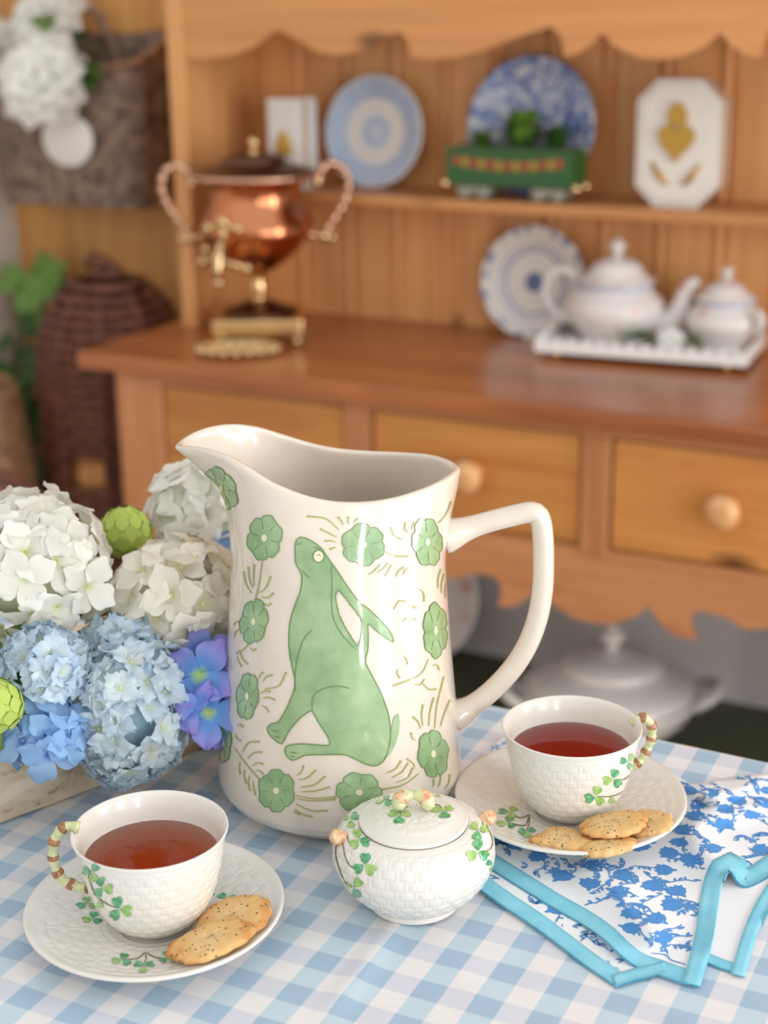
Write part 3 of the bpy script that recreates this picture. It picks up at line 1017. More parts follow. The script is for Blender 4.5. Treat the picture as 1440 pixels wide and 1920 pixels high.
def place_leaf(parent, p, d, size, me, name='leaf', roll=0.0):
    o = link(name, me, parent, p)
    q = Vector([float(v) for v in d]).normalized().to_track_quat('X', 'Z')
    o.rotation_euler = (q.to_matrix() @ Matrix.Rotation(roll, 3, 'X')).to_euler()
    o.scale = (size, size, size)
    return o


def tuft(loc, size, n, label, light_green, name='potted_sprig'):
    r = empty(name, loc, label, 'plant', 'tufts growing in the toy wagon')
    mobj('stalk', *tube([(0, 0, -0.008), (0, 0, size * 0.5)], 0.0012, 6), M['stalk'], r)
    for k in range(n):
        a = random.uniform(0, 2 * PI)
        e = random.uniform(0.5, 1.4)
        d = (math.cos(a) * math.cos(e), math.sin(a) * math.cos(e), math.sin(e))
        place_leaf(r, (0, 0, size * random.uniform(0.1, 0.5)), d, size * random.uniform(0.5, 0.75), LEAF if light_green else LEAFD)
    return r


zt = SZ + ztop - 0.012
tuft((WG[0] - 0.058, WG[1], zt), 0.046, 14, 'small light green tuft at the left end of the toy wagon', True)
tuft((WG[0] + 0.012, WG[1] - 0.004, zt), 0.072, 34, 'tallest leafy tuft in the middle of the toy wagon', True)
tuft((WG[0] + 0.068, WG[1], zt), 0.048, 24, 'low dark green tuft at the right end of the toy wagon', False)

# ------------------------------------------------------------------ tea things on the scalloped tray
a0, a1 = onz(1003, 672, CZT), onz(1397, 702, CZT)
tang = math.atan2(a1[1] - a0[1], a1[0] - a0[0])
TL_, TD_ = float(np.hypot(*(a1 - a0)[:2])), 0.165
tr = empty('serving_tray', (a0[0], a0[1], CZT), 'white scalloped tray on brass feet holding the rose tea set', 'tray', rz=tang)
V, F = bevel_box(0, TL_, 0, TD_, 0.010, 0.015, 0.002)
mobj('base', V, F, M['white_paint'], tr, smooth=False)


def scallop_strip(length, n):
    out = [(0, 0.012)]
    top = []
    for k in range(n):
        for q in range(9):
            t = q / 8
            top.append(((k + t) * length / n, 0.024 + 0.010 * math.sin(PI * t)))
    return [(0, 0.012), (length, 0.012)] + top[::-1]


for nm, off, rot, ln, n in (('rim', (0, 0, 0), 0, TL_, 14), ('rim', (0, TD_, 0), 0, TL_, 14), ('rim', (0, 0, 0), PI / 2, TD_, 7), ('rim', (TL_, 0, 0), PI / 2, TD_, 7)):
    V, F = prism(scallop_strip(ln, n), -0.002, 0.002, 'y')
    o = mobj(nm, V, F, M['white_paint'], tr, smooth=False)
    o.location = off; o.rotation_euler = (0, 0, rot)
for fx in (0.03, TL_ - 0.03):
    for fy in (0.012, TD_ - 0.02):
        mobj('foot', *ball((fx, fy, 0.0058), 0.006), M['brass'], tr)
TRZ = CZT + 0.0152

tp0 = onz(1152, 634, TRZ); tp0[1] = 2.292; tp0 = np.array([ony(1152, 640, 2.292)[0], 2.292, TRZ])
pot = empty('teapot', tp0, 'white rose-sprigged teapot with domed lid on the tray', 'teapot', rz=tang)
bpf = [(0.0005, 0.003), (0.045, 0.0), (0.050, 0.004), (0.049, 0.010), (0.062, 0.022), (0.075, 0.040), (0.078, 0.054), (0.074, 0.068), (0.062, 0.080), (0.056, 0.087), (0.058, 0.096), (0.061, 0.102), (0.055, 0.103)]
V, F = lathe(spl(bpf, 60), 72)
body = mobj('body', V, F, M['rose_china'], pot)
V, F = lathe([(0.0585, 0.089), (0.0588, 0.092), (0.059, 0.094)], 60)
mobj('blue_band', V, F, plain('pale_blue_band', srgb(176, 190, 216), 0.25), body)
V, F = lathe(spl([(0.056, 0.100), (0.050, 0.104), (0.042, 0.113), (0.035, 0.124), (0.022, 0.131), (0.008, 0.134)], 30), 56)
lid = mobj('lid', V, F, M['rose_china'], pot)
V, F = lathe(spl([(0.008, 0.132), (0.007, 0.137), (0.0125, 0.146), (0.012, 0.155), (0.006, 0.162), (0.0005, 0.164)], 22), 28)
mobj('knob', V, F, M['china'], lid)
V, F = tube(spl([(0.066, 0, 0.030), (0.092, 0, 0.042), (0.104, 0, 0.066), (0.112, 0, 0.090), (0.128, 0, 0.105)], 30), np.linspace(0.021, 0.0085, 30), 18)
mobj('spout', V, F, M['rose_china'], pot)
V, F = tube(spl([(-0.066, 0, 0.036), (-0.092, 0, 0.036), (-0.112, 0, 0.058), (-0.114, 0, 0.084), (-0.100, 0, 0.106), (-0.078, 0, 0.108), (-0.064, 0, 0.094)], 44), 0.0068, 12)
mobj('handle', V, F, M['china'], pot)

sg0 = np.array([ony(1356, 652, 2.30)[0], 2.30, TRZ])
sg = empty('rose_sugar_pot', sg0, 'white rose-sprigged lidded sugar pot right of the teapot', 'sugar pot', rz=tang - 0.6)
bpf2 = [(0.0005, 0.003), (0.034, 0.0), (0.037, 0.004), (0.033, 0.011), (0.045, 0.022), (0.058, 0.038), (0.0595, 0.048), (0.054, 0.060), (0.045, 0.068), (0.043, 0.074), (0.046, 0.082), (0.042, 0.083)]
V, F = lathe(spl(bpf2, 50), 64)
b2 = mobj('body', V, F, M['rose_china'], sg)
V, F = lathe([(0.0445, 0.074), (0.0452, 0.077), (0.0462, 0.080)], 48)
mobj('blue_band', V, F, bpy.data.materials['pale_blue_band'], b2)
V, F = lathe(spl([(0.044, 0.081), (0.038, 0.086), (0.030, 0.095), (0.024, 0.101), (0.012, 0.106), (0.005, 0.108)], 26), 48)
l2 = mobj('lid', V, F, M['rose_china'], sg)
V, F = lathe(spl([(0.006, 0.106), (0.0055, 0.111), (0.009, 0.118), (0.0085, 0.125), (0.0005, 0.130)], 18), 24)
mobj('knob', V, F, M['china'], l2)
for s in (-1, 1):
    V, F = tube(spl([(s * 0.052, 0, 0.034), (s * 0.070, 0, 0.040), (s * 0.077, 0, 0.054), (s * 0.070, 0, 0.068), (s * 0.052, 0, 0.062)], 26), 0.0055, 10)
    mobj('handle', V, F, M['china'], sg)

# ------------------------------------------------------------------ tureen and plate on the pot board
PB = 0.10
tc0 = np.array([-0.735, 2.15, PB])
tu = empty('soup_tureen', tc0, 'large white lidded tureen on the low shelf of the dresser', 'tureen', rz=RZc)
V, F = lathe(spl([(0.0005, 0.004), (0.066, 0.0), (0.072, 0.006), (0.066, 0.016), (0.098, 0.034), (0.124, 0.058), (0.138, 0.082), (0.146, 0.093), (0.143, 0.098), (0.130, 0.097)], 50), 80)
mobj('bowl', V, F, M['china'], tu)
V, F = lathe(spl([(0.134, 0.098), (0.132, 0.104), (0.118, 0.116), (0.088, 0.130), (0.080, 0.136), (0.078, 0.142), (0.06, 0.152), (0.03, 0.160), (0.014, 0.163)], 46), 80)
tl = mobj('lid', V, F, M['china'], tu)
V, F = lathe(spl([(0.013, 0.160), (0.010, 0.168), (0.018, 0.178), (0.020, 0.188), (0.012, 0.198), (0.007, 0.205), (0.0005, 0.208)], 26), 28)
mobj('knob', V, F, M['china'], tl)
for s in (-1, 1):
    V, F = tube(spl([(s * 0.128, -0.034, 0.072), (s * 0.158, -0.030, 0.088), (s * 0.174, 0, 0.097), (s * 0.158, 0.030, 0.088), (s * 0.128, 0.034, 0.072)], 30), 0.0095, 12)
    mobj('handle', V, F, M['china'], tu)
pk = ony(775, 1235, 2.30)
plate('rose_plate', (pk[0], 2.32, PB), 0.125, M['rose_plate'], 'pink-flowered plate leaning on the low shelf behind the pitcher', 0.2)
# napkin ring of greenery on the tray: a little white rose with leaves
rs = onz(1262, 652, TRZ)
rs = np.array([ony(1258, 646, 2.235)[0], 2.235, TRZ])

# ------------------------------------------------------------------ flowers
def petal_mesh(name, mat, w=0.5, cup=0.25, curl=0.12, ruffle=0.0, seed=0, n=7, mm=7, tip=0.0):
    rs_ = np.random.default_rng(seed)
    ph = rs_.uniform(0, 6, 4)
    V = []
    for i in range(n):
        s = i / (n - 1)
        ww = w * math.sin(PI * min(1.0, 0.06 + 0.90 * s)) ** 0.6 * (0.42 + 0.75 * s if s < 0.8 else 1.02)
        for j in range(mm):
            t = (j / (mm - 1)) * 2 - 1
            x = s * (1 - 0.14 * t * t * s) + tip * s * s * (1 - abs(t))
            z = cup * (t * ww) ** 2 * 1.6 + curl * math.sin(s * PI * 0.9) - 0.12 * s * s + ruffle * s * s * math.sin(5 * t + ph[0]) * 0.5 + ruffle * 0.4 * math.sin(7 * s + ph[1])
            V.append((x, t * ww, z))
    return mk_mesh(name, V, gridf(n, mm, False), mat)


def merged_floret(name, mat, k, w, cup, curl, ruffle, seed, tilt=0.25, serr=0.0, n=5, mm=5):
    V, F = [], []
    rs_ = np.random.default_rng(seed)
    for q in range(k):
        base = len(V)
        a = 2 * PI * q / k + rs_.uniform(-0.15, 0.15)
        tl_ = tilt + rs_.uniform(-0.15, 0.15)
        ph = rs_.uniform(0, 6)
        L = rs_.uniform(0.85, 1.05)
        for i in range(n):
            s = i / (n - 1)
            ww = w * math.sin(PI * min(1.0, 0.06 + 0.88 * s)) ** 0.6 * (0.42 + 0.75 * s if s < 0.8 else 1.02)
            for j in range(mm):
                t = (j / (mm - 1)) * 2 - 1
                x = s * L * (1 - 0.14 * t * t * s) + (serr * (1 if j % 2 else -1) if i == n - 1 else 0)
                z = cup * (t * ww) ** 2 * 1.6 + curl * math.sin(s * PI * 0.9) + ruffle * s * math.sin(5 * t + ph)
                x, z = x * math.cos(tl_) - z * math.sin(tl_), x * math.sin(tl_) + z * math.cos(tl_)
                y = t * ww
                V.append((x * math.cos(a) - y * math.sin(a), x * math.sin(a) + y * math.cos(a), z))
        F += [tuple(i + base for i in f) for f in gridf(n, mm, False)]
    bv, bf = ball((0, 0, 0.05), 0.09, 6, 4)
    o = len(V); V += [tuple(v) for v in bv]; F += [tuple(i + o for i in f) for f in bf]
    return mk_mesh(name, V, F, mat)


def orient(o, nrm, spin):
    q = Vector([float(v) for v in nrm]).to_track_quat('Z', 'Y')
    o.rotation_euler = (q.to_matrix() @ Matrix.Rotation(spin, 3, 'Z')).to_euler()


PETW = [petal_mesh('petal', M['pw'], 0.50, 0.22, 0.10, 0.06, s) for s in (1, 2, 3)]
PETC = [petal_mesh('petal', M['pc'], 0.50, 0.25, 0.12, 0.06, s) for s in (4, 5, 6)]
PETB = [petal_mesh('petal', M['pbl'], 0.48, 0.25, 0.12, 0.05, s) for s in (7, 8)]
PETD = [petal_mesh('petal', M['pd'], 0.46, 0.12, 0.14, 0.20, s) for s in (9, 10, 11)]
PETP = [petal_mesh('petal', M['peony'], 0.55, 0.5, 0.2, 0.10, s) for s in (12, 13, 14)]
_bv, _bf = ball((0, 0, 0), 1.0, 8, 6)
EYEW = mk_mesh('floret', _bv, _bf, M['lime'])
EYEC = mk_mesh('floret', _bv, _bf, plain('cream_eye', srgb(226, 226, 170), 0.6))
EYEB = mk_mesh('floret', _bv, _bf, plain('blue_eye', srgb(150, 180, 226), 0.6))
FLB = [merged_floret('floret', M['pb'], 4, 0.50, 0.3, 0.1, 0.12, s, 0.3, 0.05) for s in (21, 22, 23)]
FLA = [merged_floret('floret', M['pb2'], 4, 0.50, 0.3, 0.1, 0.12, s, 0.3, 0.06) for s in (24, 25, 26)]
CORE = plain('flower_core', srgb(206, 212, 178), 0.8)
COREB = plain('flower_core_blue', srgb(160, 188, 206), 0.8)


def fib(n):
    k = np.arange(n) + 0.5
    ph = np.arccos(1 - 2 * k / n)
    th = PI * (1 + 5 ** 0.5) * k
    return np.stack([np.cos(th) * np.sin(ph), np.sin(th) * np.sin(ph), np.cos(ph)], 1)


def floret_with_petals(parent, p, nrm, size, pets, eye, k=4, tilt=0.28):
    f = link('floret', eye, parent, p)
    e = size * 0.07
    f.scale = (e, e, e)
    orient(f, nrm, random.uniform(0, PI))
    for q in range(k):
        c = link('petal', random.choice(pets), f)
        sc = size / e * random.uniform(0.86, 1.1)
        c.scale = (sc, sc, sc)
        c.rotation_euler = Euler((random.uniform(-0.18, 0.18), -tilt + random.uniform(-0.22, 0.22), 2 * PI * q / k + random.uniform(-0.18, 0.18)), 'XYZ')
    return f


def hydrangea(name, c, R, n, size, pets, eye, label, ground, squash=(1, 1, 0.9), core=None, keep=-0.55, stem_to=None):
    r = empty(name, (c[0], c[1], ground), label, 'flower', 'flower heads in the planter')
    cl = np.array([0, 0, c[2] - ground])
    sq = np.array(squash)
    V, F = ball((0, 0, 0), 1, 20, 12)
    mobj('core', [np.array(v) * sq * R * 0.72 + cl for v in V], F, core or CORE, r)
    st = np.array(stem_to if stem_to is not None else (0, 0, 0), float)
    mobj('stem', *tube([cl * 0.9, (cl + st) / 2, st], 0.003, 6), M['stalk'], r)
    for d in fib(n):
        d = d + RNG.normal(0, 0.10, 3); d /= np.linalg.norm(d)
        if d[2] < keep: continue
        p = cl + d * sq * R * random.uniform(0.9, 1.04)
        nn = d + RNG.normal(0, 0.16, 3)
        if isinstance(pets, list) and eye is not None:
            floret_with_petals(r, p, nn, size * random.uniform(0.9, 1.1), pets, eye)
        else:
            f = link('floret', random.choice(pets), r, p)
            s = size * random.uniform(0.85, 1.15)
            f.scale = (s, s, s)
            orient(f, nn, random.uniform(0, PI))
    return r


def full_flower(name, c, R, axis, label, group, n=46, big=1.0):
    """many-petalled white bloom, petals in shells round an axis"""
    r = empty(name, c, label, 'flower', group)
    ax = Vector([float(v) for v in axis]).normalized()
    mt = ax.to_track_quat('Z', 'Y').to_matrix()
    o = mobj('heart', *ball((0, 0, 0), R * 0.25, 12, 8), plain('flower_heart', srgb(226, 190, 120), 0.7) if 'flower_heart' not in bpy.data.materials else bpy.data.materials['flower_heart'], r)
    for k in range(n):
        f = k / (n - 1)
        a = k * 2.39996
        el = math.radians(80 - 88 * f ** 0.8) + random.uniform(-0.12, 0.12)
        rad = R * (0.10 + 0.30 * f)
        p = mt @ Vector((math.cos(a) * rad * 0.5, math.sin(a) * rad * 0.5, R * 0.16 * (1 - f)))
        d = mt @ Vector((math.cos(a) * math.cos(el), math.sin(a) * math.cos(el), math.sin(el)))
        c_ = link('petal', random.choice(PETP), r, p)
        # petal x along d, z facing the axis
        z = (ax - d * ax.dot(d)).normalized() if abs(ax.dot(d)) < 0.99 else Vector((1, 0, 0))
        y = z.cross(d).normalized()
        z = d.cross(y)
        c_.rotation_euler = Matrix((d, y, z)).transposed().to_euler()
        s = R * (0.55 + 0.38 * f) * random.uniform(0.9, 1.1) * big
        c_.scale = (s, s, s)
    return r


# a little white rose with leaves lying on the tray
rose = full_flower('white_rose', (rs[0], rs[1], TRZ + 0.020), 0.024, (0.3, -0.8, 0.5), 'little white rose lying on the tray before the teapot', None, 24)
for k, (dx, dz, lx, sz) in enumerate(((0.018, 0.0, 1, 0.034), (0.02, 0.006, 0.9, 0.03), (-0.02, 0, -1, 0.03), (-0.035, 0.002, -1, 0.036), (-0.04, -0.004, -0.8, 0.034), (-0.05, 0.002, 0.4, 0.03), (-0.055, 0.0, -1, 0.032))):
    place_leaf(rose, (dx, 0.0, dz), (lx, -0.3, 0.35 + 0.1 * (k % 3)), sz, LEAFD if k % 2 else LEAF)
mobj('stem', *tube([(0.01, 0, -0.008), (-0.03, 0.004, -0.016), (-0.075, 0.0, -0.0175)], 0.002, 6), M['stalk'], rose)

# ------------------------------------------------------------------ wall basket with blooms
BX0, BX1, BZ0 = -2.035, -1.69, 0.888
BF, BK = 2.275, WALL_Y - 0.012
bs = empty('wall_basket', ((BX0 + BX1) / 2, (BF + BK) / 2, BZ0), 'grey-brown flat-backed wicker basket hanging on the boarded wall', 'basket')
nu, nv = 240, 90
hw, hd = (BX1 - BX0) / 2, (BK - BF) / 2
# rounded-rectangle loop
tt = np.linspace(0, 2 * PI, nu, endpoint=False)
lx_ = np.sign(np.cos(tt)) * np.abs(np.cos(tt)) ** 0.28 * hw
ly_ = np.sign(np.sin(tt)) * np.abs(np.sin(tt)) ** 0.28 * hd
V = []
for i in range(nv):
    s = i / (nv - 1)
    back = np.clip((ly_ / hd + 1) / 2, 0, 1)
    ztop_ = 0.245 + 0.055 * back ** 1.5 + 0.012 * np.abs(lx_ / hw) ** 3
    z = s * ztop_
    ew = 0.0016 * np.sin(i * PI / 2 + PI * (np.floor(np.arange(nu) / 6) % 2)) + 0.0012 * np.sin(np.arange(nu) * 2 * PI / 6)
    k = 0.90 + 0.10 * s
    V.append(np.stack([lx_ * k + ew * np.cos(tt), ly_ * (0.94 + 0.06 * s) + ew * np.sin(tt), z], 1))
Vout = np.vstack(V)
Vin = np.vstack([np.stack([v[:, 0] * 0.955, v[:, 1] * 0.88, np.maximum(v[:, 2], 0.008)], 1) for v in V[::-1]])
Va = np.vstack([Vout, Vin])
Fb = gridf(2 * nv, nu) + [tuple(range(nu - 1, -1, -1)), tuple(range((2 * nv - 1) * nu, 2 * nv * nu))]
mobj('wicker_body', Va, Fb, M['wicker_grey'], bs)
rim_ = V[-1] + np.array([0, 0, 0.0])
V2, F2 = tube(np.vstack([rim_[::4], rim_[:1]]), 0.0065 + 0.0012 * np.sin(np.arange(len(rim_[::4]) + 1) * 1.7), 8, False)
mobj('rim', V2, F2, M['wicker_tan'], bs)
hpth = spl([ony(px, py, 2.36) - np.array(bs.location) for px, py in ((232, 150), (222, 115), (205, 70), (185, 30), (160, 12), (120, 2), (80, 10), (40, 40), (20, 90), (16, 150))], 90)
V2, F2 = tube(hpth, 0.0075 + 0.0012 * np.sin(np.arange(90) * 1.1), 10)
mobj('handle', V2, F2, M['wicker_grey'], bs)
lb = ony(128, 262, BF - 0.008)
V2, F2 = lathe([(0.0005, 0.0), (0.048, 0.0), (0.050, 0.002), (0.048, 0.004), (0.0005, 0.004)], 48, sx=1.17, sy=0.98)
tg = mobj('oval_tag', [(v[0], -v[2], v[1]) for v in V2], F2, M['white_paint'], None)
tg.location = (lb[0], BF - 0.008, lb[2])
tag(tg, 'blank white oval plaque hung on the wall basket', 'plaque')
gW = 'white blooms in the wall basket'
for nm, (px, py, Y, R, ax), lb_ in (('peony', (84, 150, 2.225, 0.078, (0.35, -0.85, 0.25)), 'big white peony drooping over the basket front, above the oval plaque'),
                                    ('peony', (92, 36, 2.285, 0.062, (0.3, -0.6, 0.6)), 'white peony standing highest in the wall basket'),
                                    ('peony', (-4, 96, 2.28, 0.056, (-0.1, -0.8, 0.5)), 'white peony at the left edge, cut by the frame')):
    p = ony(px, py, Y)
    f = full_flower(nm, p, R, ax, lb_, gW, 34, 1.12)
    mobj('stem', *tube([(0, 0, 0), (0.0, (2.34 - Y) * 0.6, -0.03), (0.0, 2.345 - Y, BZ0 + 0.06 - p[2])], 0.003, 6), M['stalk'], f)
    if R > 0.07:
        for px2, py2, d, sz in ((150, 75, (0.5, -0.5, 0.5), 0.05), (150, 95, (0.9, -0.4, 0.3), 0.055), (155, 115, (0.9, -0.4, -0.2), 0.055), (150, 125, (0.8, -0.4, -0.5), 0.055), (84, 60, (0.4, -0.5, 0.6), 0.06), (12, 100, (-0.6, -0.4, 0.3), 0.05), (10, 125, (-0.5, -0.5, -0.5), 0.05)):
            q = ony(px2, py2, 2.265 if px2 > 100 else 2.22)
            place_leaf(f, q - p, d, sz, LEAFD if px2 > 100 else LEAF)

# ------------------------------------------------------------------ dark wicker skep on a low stool
SKX, SKY = -1.735, 2.215
SK0 = 0.26
SKR = 0.128
stl = empty('low_stool', (SKX, SKY, 0), 'dark low wooden stool under the wicker skep', 'stool')
mobj('seat', *lathe([(0.0005, SK0 - 0.03), (0.13, SK0 - 0.03), (0.135, SK0 - 0.015), (0.13, SK0), (0.0005, SK0)], 40), M['wicker_dark'], stl)
for k in range(4):
    a = PI / 4 + k * PI / 2
    mobj('leg', *tube([(0.10 * math.cos(a), 0.10 * math.sin(a), SK0 - 0.02), (0.13 * math.cos(a), 0.13 * math.sin(a), 0)], 0.014, 10), M['wicker_dark'], stl)
sk = empty('wicker_skep', (SKX, SKY, SK0), 'dark brown domed wicker skep standing left of the dresser', 'basket')
H_ = 0.525
nring = 28
for i in range(nring):
    s = i / (nring - 1)
    z = 0.010 + s * (H_ - 0.012)
    rr_ = SKR if s < 0.68 else SKR * max(0.06, math.sqrt(max(0.0, 1 - ((s - 0.68) / 0.325) ** 2)))
    gap = 8 <= i <= 10
    n = 64
    th = np.linspace(0, 2 * PI, n + 1)
    if gap:                      # doorway low on the side facing the room
        mid = math.radians(-80)
        th = np.linspace(mid + 0.28, mid + 2 * PI - 0.28, n + 1)
    P = np.stack([rr_ * np.cos(th), rr_ * np.sin(th), np.full(n + 1, z)], 1)
    V2, F2 = tube(P, 0.0098 + 0.0012 * np.sin(np.arange(n + 1) * 2.1 + i), 7, gap)
    mobj('coil', V2, F2, M['wicker_dark'], sk)
for k in range(10):
    a = 2 * PI * k / 10 + 0.2
    P = []
    for s in np.linspace(0, 0.96, 22):
        rr_ = SKR if s < 0.68 else SKR * max(0.06, math.sqrt(max(0.0, 1 - ((s - 0.68) / 0.325) ** 2)))
        P.append(((rr_ + 0.008) * math.cos(a), (rr_ + 0.008) * math.sin(a), 0.01 + s * (H_ - 0.012)))
    mobj('rib', *tube(P, 0.005, 6), M['wicker_dark'], sk)
mobj('topknot', *tube(spl([(-0.045, 0, H_ + 0.012), (-0.02, 0, H_ + 0.026), (0.01, 0, H_ + 0.012), (0.04, -0.01, H_ - 0.006)], 14), 0.010, 8), M['wicker_dark'], sk)
V2, F2 = lathe([(0.112, 0.11), (0.113, 0.15), (0.112, 0.20)], 40)
V2 = [(v[0], v[1], v[2] + 0.02) for v in V2]
mobj('lining', V2, F2, plain('straw_lining', srgb(226, 170, 108), 0.7, var=srgb(190, 130, 76), vscale=50), sk)

# tan basket with a dark hooped rim at the very left
hb = ony(-62, 860, 2.02)
hm = empty('tan_basket', (hb[0], 2.02, 0), 'tan wicker basket cut off by the left edge', 'basket')
hz = hb[2]
V2, F2 = lathe(spl([(0.0005, 0.0), (0.11, 0.0), (0.125, 0.1), (0.125, hz - 0.1), (0.11, hz + 0.06), (0.10, hz + 0.13), (0.092, hz + 0.13), (0.10, hz), (0.11, 0.1), (0.0005, 0.02)], 120), 120,
               disp=lambda a: 0.003 * np.sin(np.arange(120) * 1.4)[:, None] * np.sin(a * 30)[None, :])
mobj('wicker_body', V2, F2, M['wicker_tan'], hm)
h1, h2, h3 = ony(-40, 880, 1.86), ony(40, 915, 1.86), ony(130, 990, 1.86)
V2, F2 = tube(spl([h1, h2, h3, (h3[0] + 0.02, 1.9, h3[2] - 0.12)], 30), 0.013, 10)
mobj('hoop', V2, F2, M['wicker_dark'], hm, True)

# potted ivy trailing in the corner
iv = empty('ivy_plant', (-2.0, 2.30, 0), 'trailing green ivy between the pale wall and the skep', 'plant')
mobj('pot', *lathe([(0.0005, 0.0), (0.06, 0.0), (0.075, 0.12), (0.078, 0.125), (0.070, 0.125), (0.0005, 0.11)], 32), M['wicker_tan'], iv)
vine = [ony(60, 950, 2.33), ony(45, 860, 2.33), ony(35, 760, 2.33), ony(30, 660, 2.33), ony(60, 590, 2.33), ony(65, 520, 2.33), ony(80, 470, 2.33)]
vs_ = spl([(-2.0, 2.30, 0.11)] + vine, 60)
mobj('stem', *tube(vs_, 0.004, 6), M['stalk'], iv, True)


def ivy_leaf(mat):
    out = [(0, 0), (0.1, 0.34), (0.34, 0.5), (0.42, 0.28), (0.72, 0.34), (1.0, 0.0)]
    pts = out + [(x, -y) for x, y in out[-2:0:-1]]
    V = [(0.4, 0, 0.06)] + [(x, y, -0.12 * abs(y)) for x, y in pts]
    n = len(pts)
    return mk_mesh('leaf', V, [(0, 1 + i, 1 + (i + 1) % n) for i in range(n)], mat)


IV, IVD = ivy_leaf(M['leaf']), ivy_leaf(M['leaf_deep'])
ivl = [(70, 478, 60), (92, 490, 52), (40, 500, 50), (55, 530, 58), (85, 520, 62), (30, 520, 48), (100, 505, 40), (60, 555, 48), (20, 628, 36), (38, 655, 42), (15, 680, 44), (45, 700, 48), (30, 720, 46), (60, 690, 40), (20, 745, 40), (50, 750, 48), (35, 790, 44), (62, 800, 44), (48, 830, 42), (66, 860, 44), (45, 880, 40), (70, 600, 36), (50, 580, 40), (64, 910, 36), (28, 850, 36)]
for k, (px, py, s) in enumerate(ivl):
    p = ony(px, py, 2.31 + random.uniform(-0.02, 0.02)) - np.array(iv.location)
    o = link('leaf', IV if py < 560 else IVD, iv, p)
    q = Vector((random.uniform(-0.5, 0.6), -0.9, random.uniform(0.0, 0.6))).to_track_quat('Z', 'Y').to_matrix() @ Matrix.Rotation(random.uniform(-2.4, -0.6), 3, 'Z')
    o.rotation_euler = q.to_euler()
    sz = s / 720
    o.scale = (sz, sz, sz)

# ------------------------------------------------------------------ whitewashed planter with its flowers
p0, p1 = onz(0, 1555, TZ), onz(225, 1470, TZ)
ud = (p1 - p0) / np.linalg.norm(p1 - p0)
nd = np.array([-ud[1], ud[0], 0.0])      # into the box
PLN = 0.40
o0 = p0 - ud * 0.20                       # near right-hand corner
PW = 0.15
plr = empty('planter_box', (o0[0], o0[1], TABLE), 'whitewashed wooden planter box full of flowers', 'planter', rz=math.atan2(ud[1], ud[0]))
# local x runs along the box, local y into it
for nm, a in (('board', (0, PLN, 0.004, 0.016, 0.0, 0.028)), ('board', (0, PLN, PW - 0.016, PW - 0.004, 0.0, 0.028)), ('end_board', (0.004, 0.016, 0.016, PW - 0.016, 0.0, 0.028)), ('end_board', (PLN - 0.016, PLN - 0.004, 0.016, PW - 0.016, 0.0, 0.028))):
    V2, F2 = bevel_box(*a, 0.0015); mobj(nm, V2, F2, M['whitewash'], plr, smooth=False)
for nm, a in (('top_moulding', (-0.004, PLN + 0.004, 0.0, 0.018, 0.028, 0.050)), ('top_moulding', (-0.004, PLN + 0.004, PW - 0.018, PW, 0.028, 0.050)), ('top_moulding', (-0.004, 0.014, 0.018, PW - 0.018, 0.028, 0.050)), ('top_moulding', (PLN - 0.014, PLN + 0.004, 0.018, PW - 0.018, 0.028, 0.050))):
    V2, F2 = bevel_box(*a, 0.003); mobj(nm, V2, F2, M['whitewash'], plr, smooth=False)
V2, F2 = bevel_box(0.014, PLN - 0.014, 0.016, PW - 0.016, 0.0, 0.046, 0.001)
mobj('moss', V2, F2, M['soil'], plr, smooth=False)
GZ = TABLE + 0.046


def at(px, py, depth):
    d = ray(px, py)
    return CAM + d * depth


def stem_root(c):
    """nearest point of the moss to a flower, relative to its own foot"""
    q = np.array(c) - o0
    u = np.clip(q @ ud, 0.03, PLN - 0.03); v = np.clip(q @ nd, 0.03, PW - 0.03)
    p = o0 + ud * u + nd * v
    return (p[0] - c[0], p[1] - c[1], 0.0)


def head(px, py, depth, R, n, size, pets, eye, label, squash=(1, 1, 0.9), core=None, keep=-0.6, name='hydrangea'):
    c = at(px, py, depth)
    return hydrangea(name, c, R, n, size, pets, eye, label, GZ, squash, core, keep, stem_root(c))


head(48, 1065, 0.98, 0.046, 58, 0.0215, PETW, EYEW, 'large white hydrangea head at the left of the planter', (1.15, 1.0, 0.92))
head(336, 1128, 1.00, 0.037, 48, 0.0200, PETC, EYEC, 'creamy hydrangea head close beside the pitcher', (1.0, 1.0, 0.95))
head(378, 965, 1.08, 0.031, 34, 0.0225, PETW, EYEC, 'white hydrangea head tucked behind the pitcher spout', (0.9, 0.9, 1.05))
head(85, 1248, 0.93, 0.022, 48, 0.0128, FLB, None, 'small round pale blue hydrangea head above the planter rim', core=COREB)
head(238, 1332, 0.955, 0.033, 100, 0.0155, FLA + FLB[:1], None, 'frilly pale blue hydrangea head hanging over the planter edge', (1.0, 1.0, 1.32), core=COREB, keep=-1.1)
head(222, 1228, 0.965, 0.022, 36, 0.0150, FLB, None, 'pale blue hydrangea sprig under the creamy head', (1.1, 1.0, 0.8), core=COREB)
head(85, 1375, 0.925, 0.017, 20, 0.0205, PETB, EYEB, 'mid blue hydrangea cluster with large petals on the planter rim', (1.2, 1.0, 0.8), core=COREB)
head(425, 1050, 1.06, 0.012, 8, 0.018, PETB, EYEB, 'blue floret cluster half hidden behind the pitcher', core=COREB)
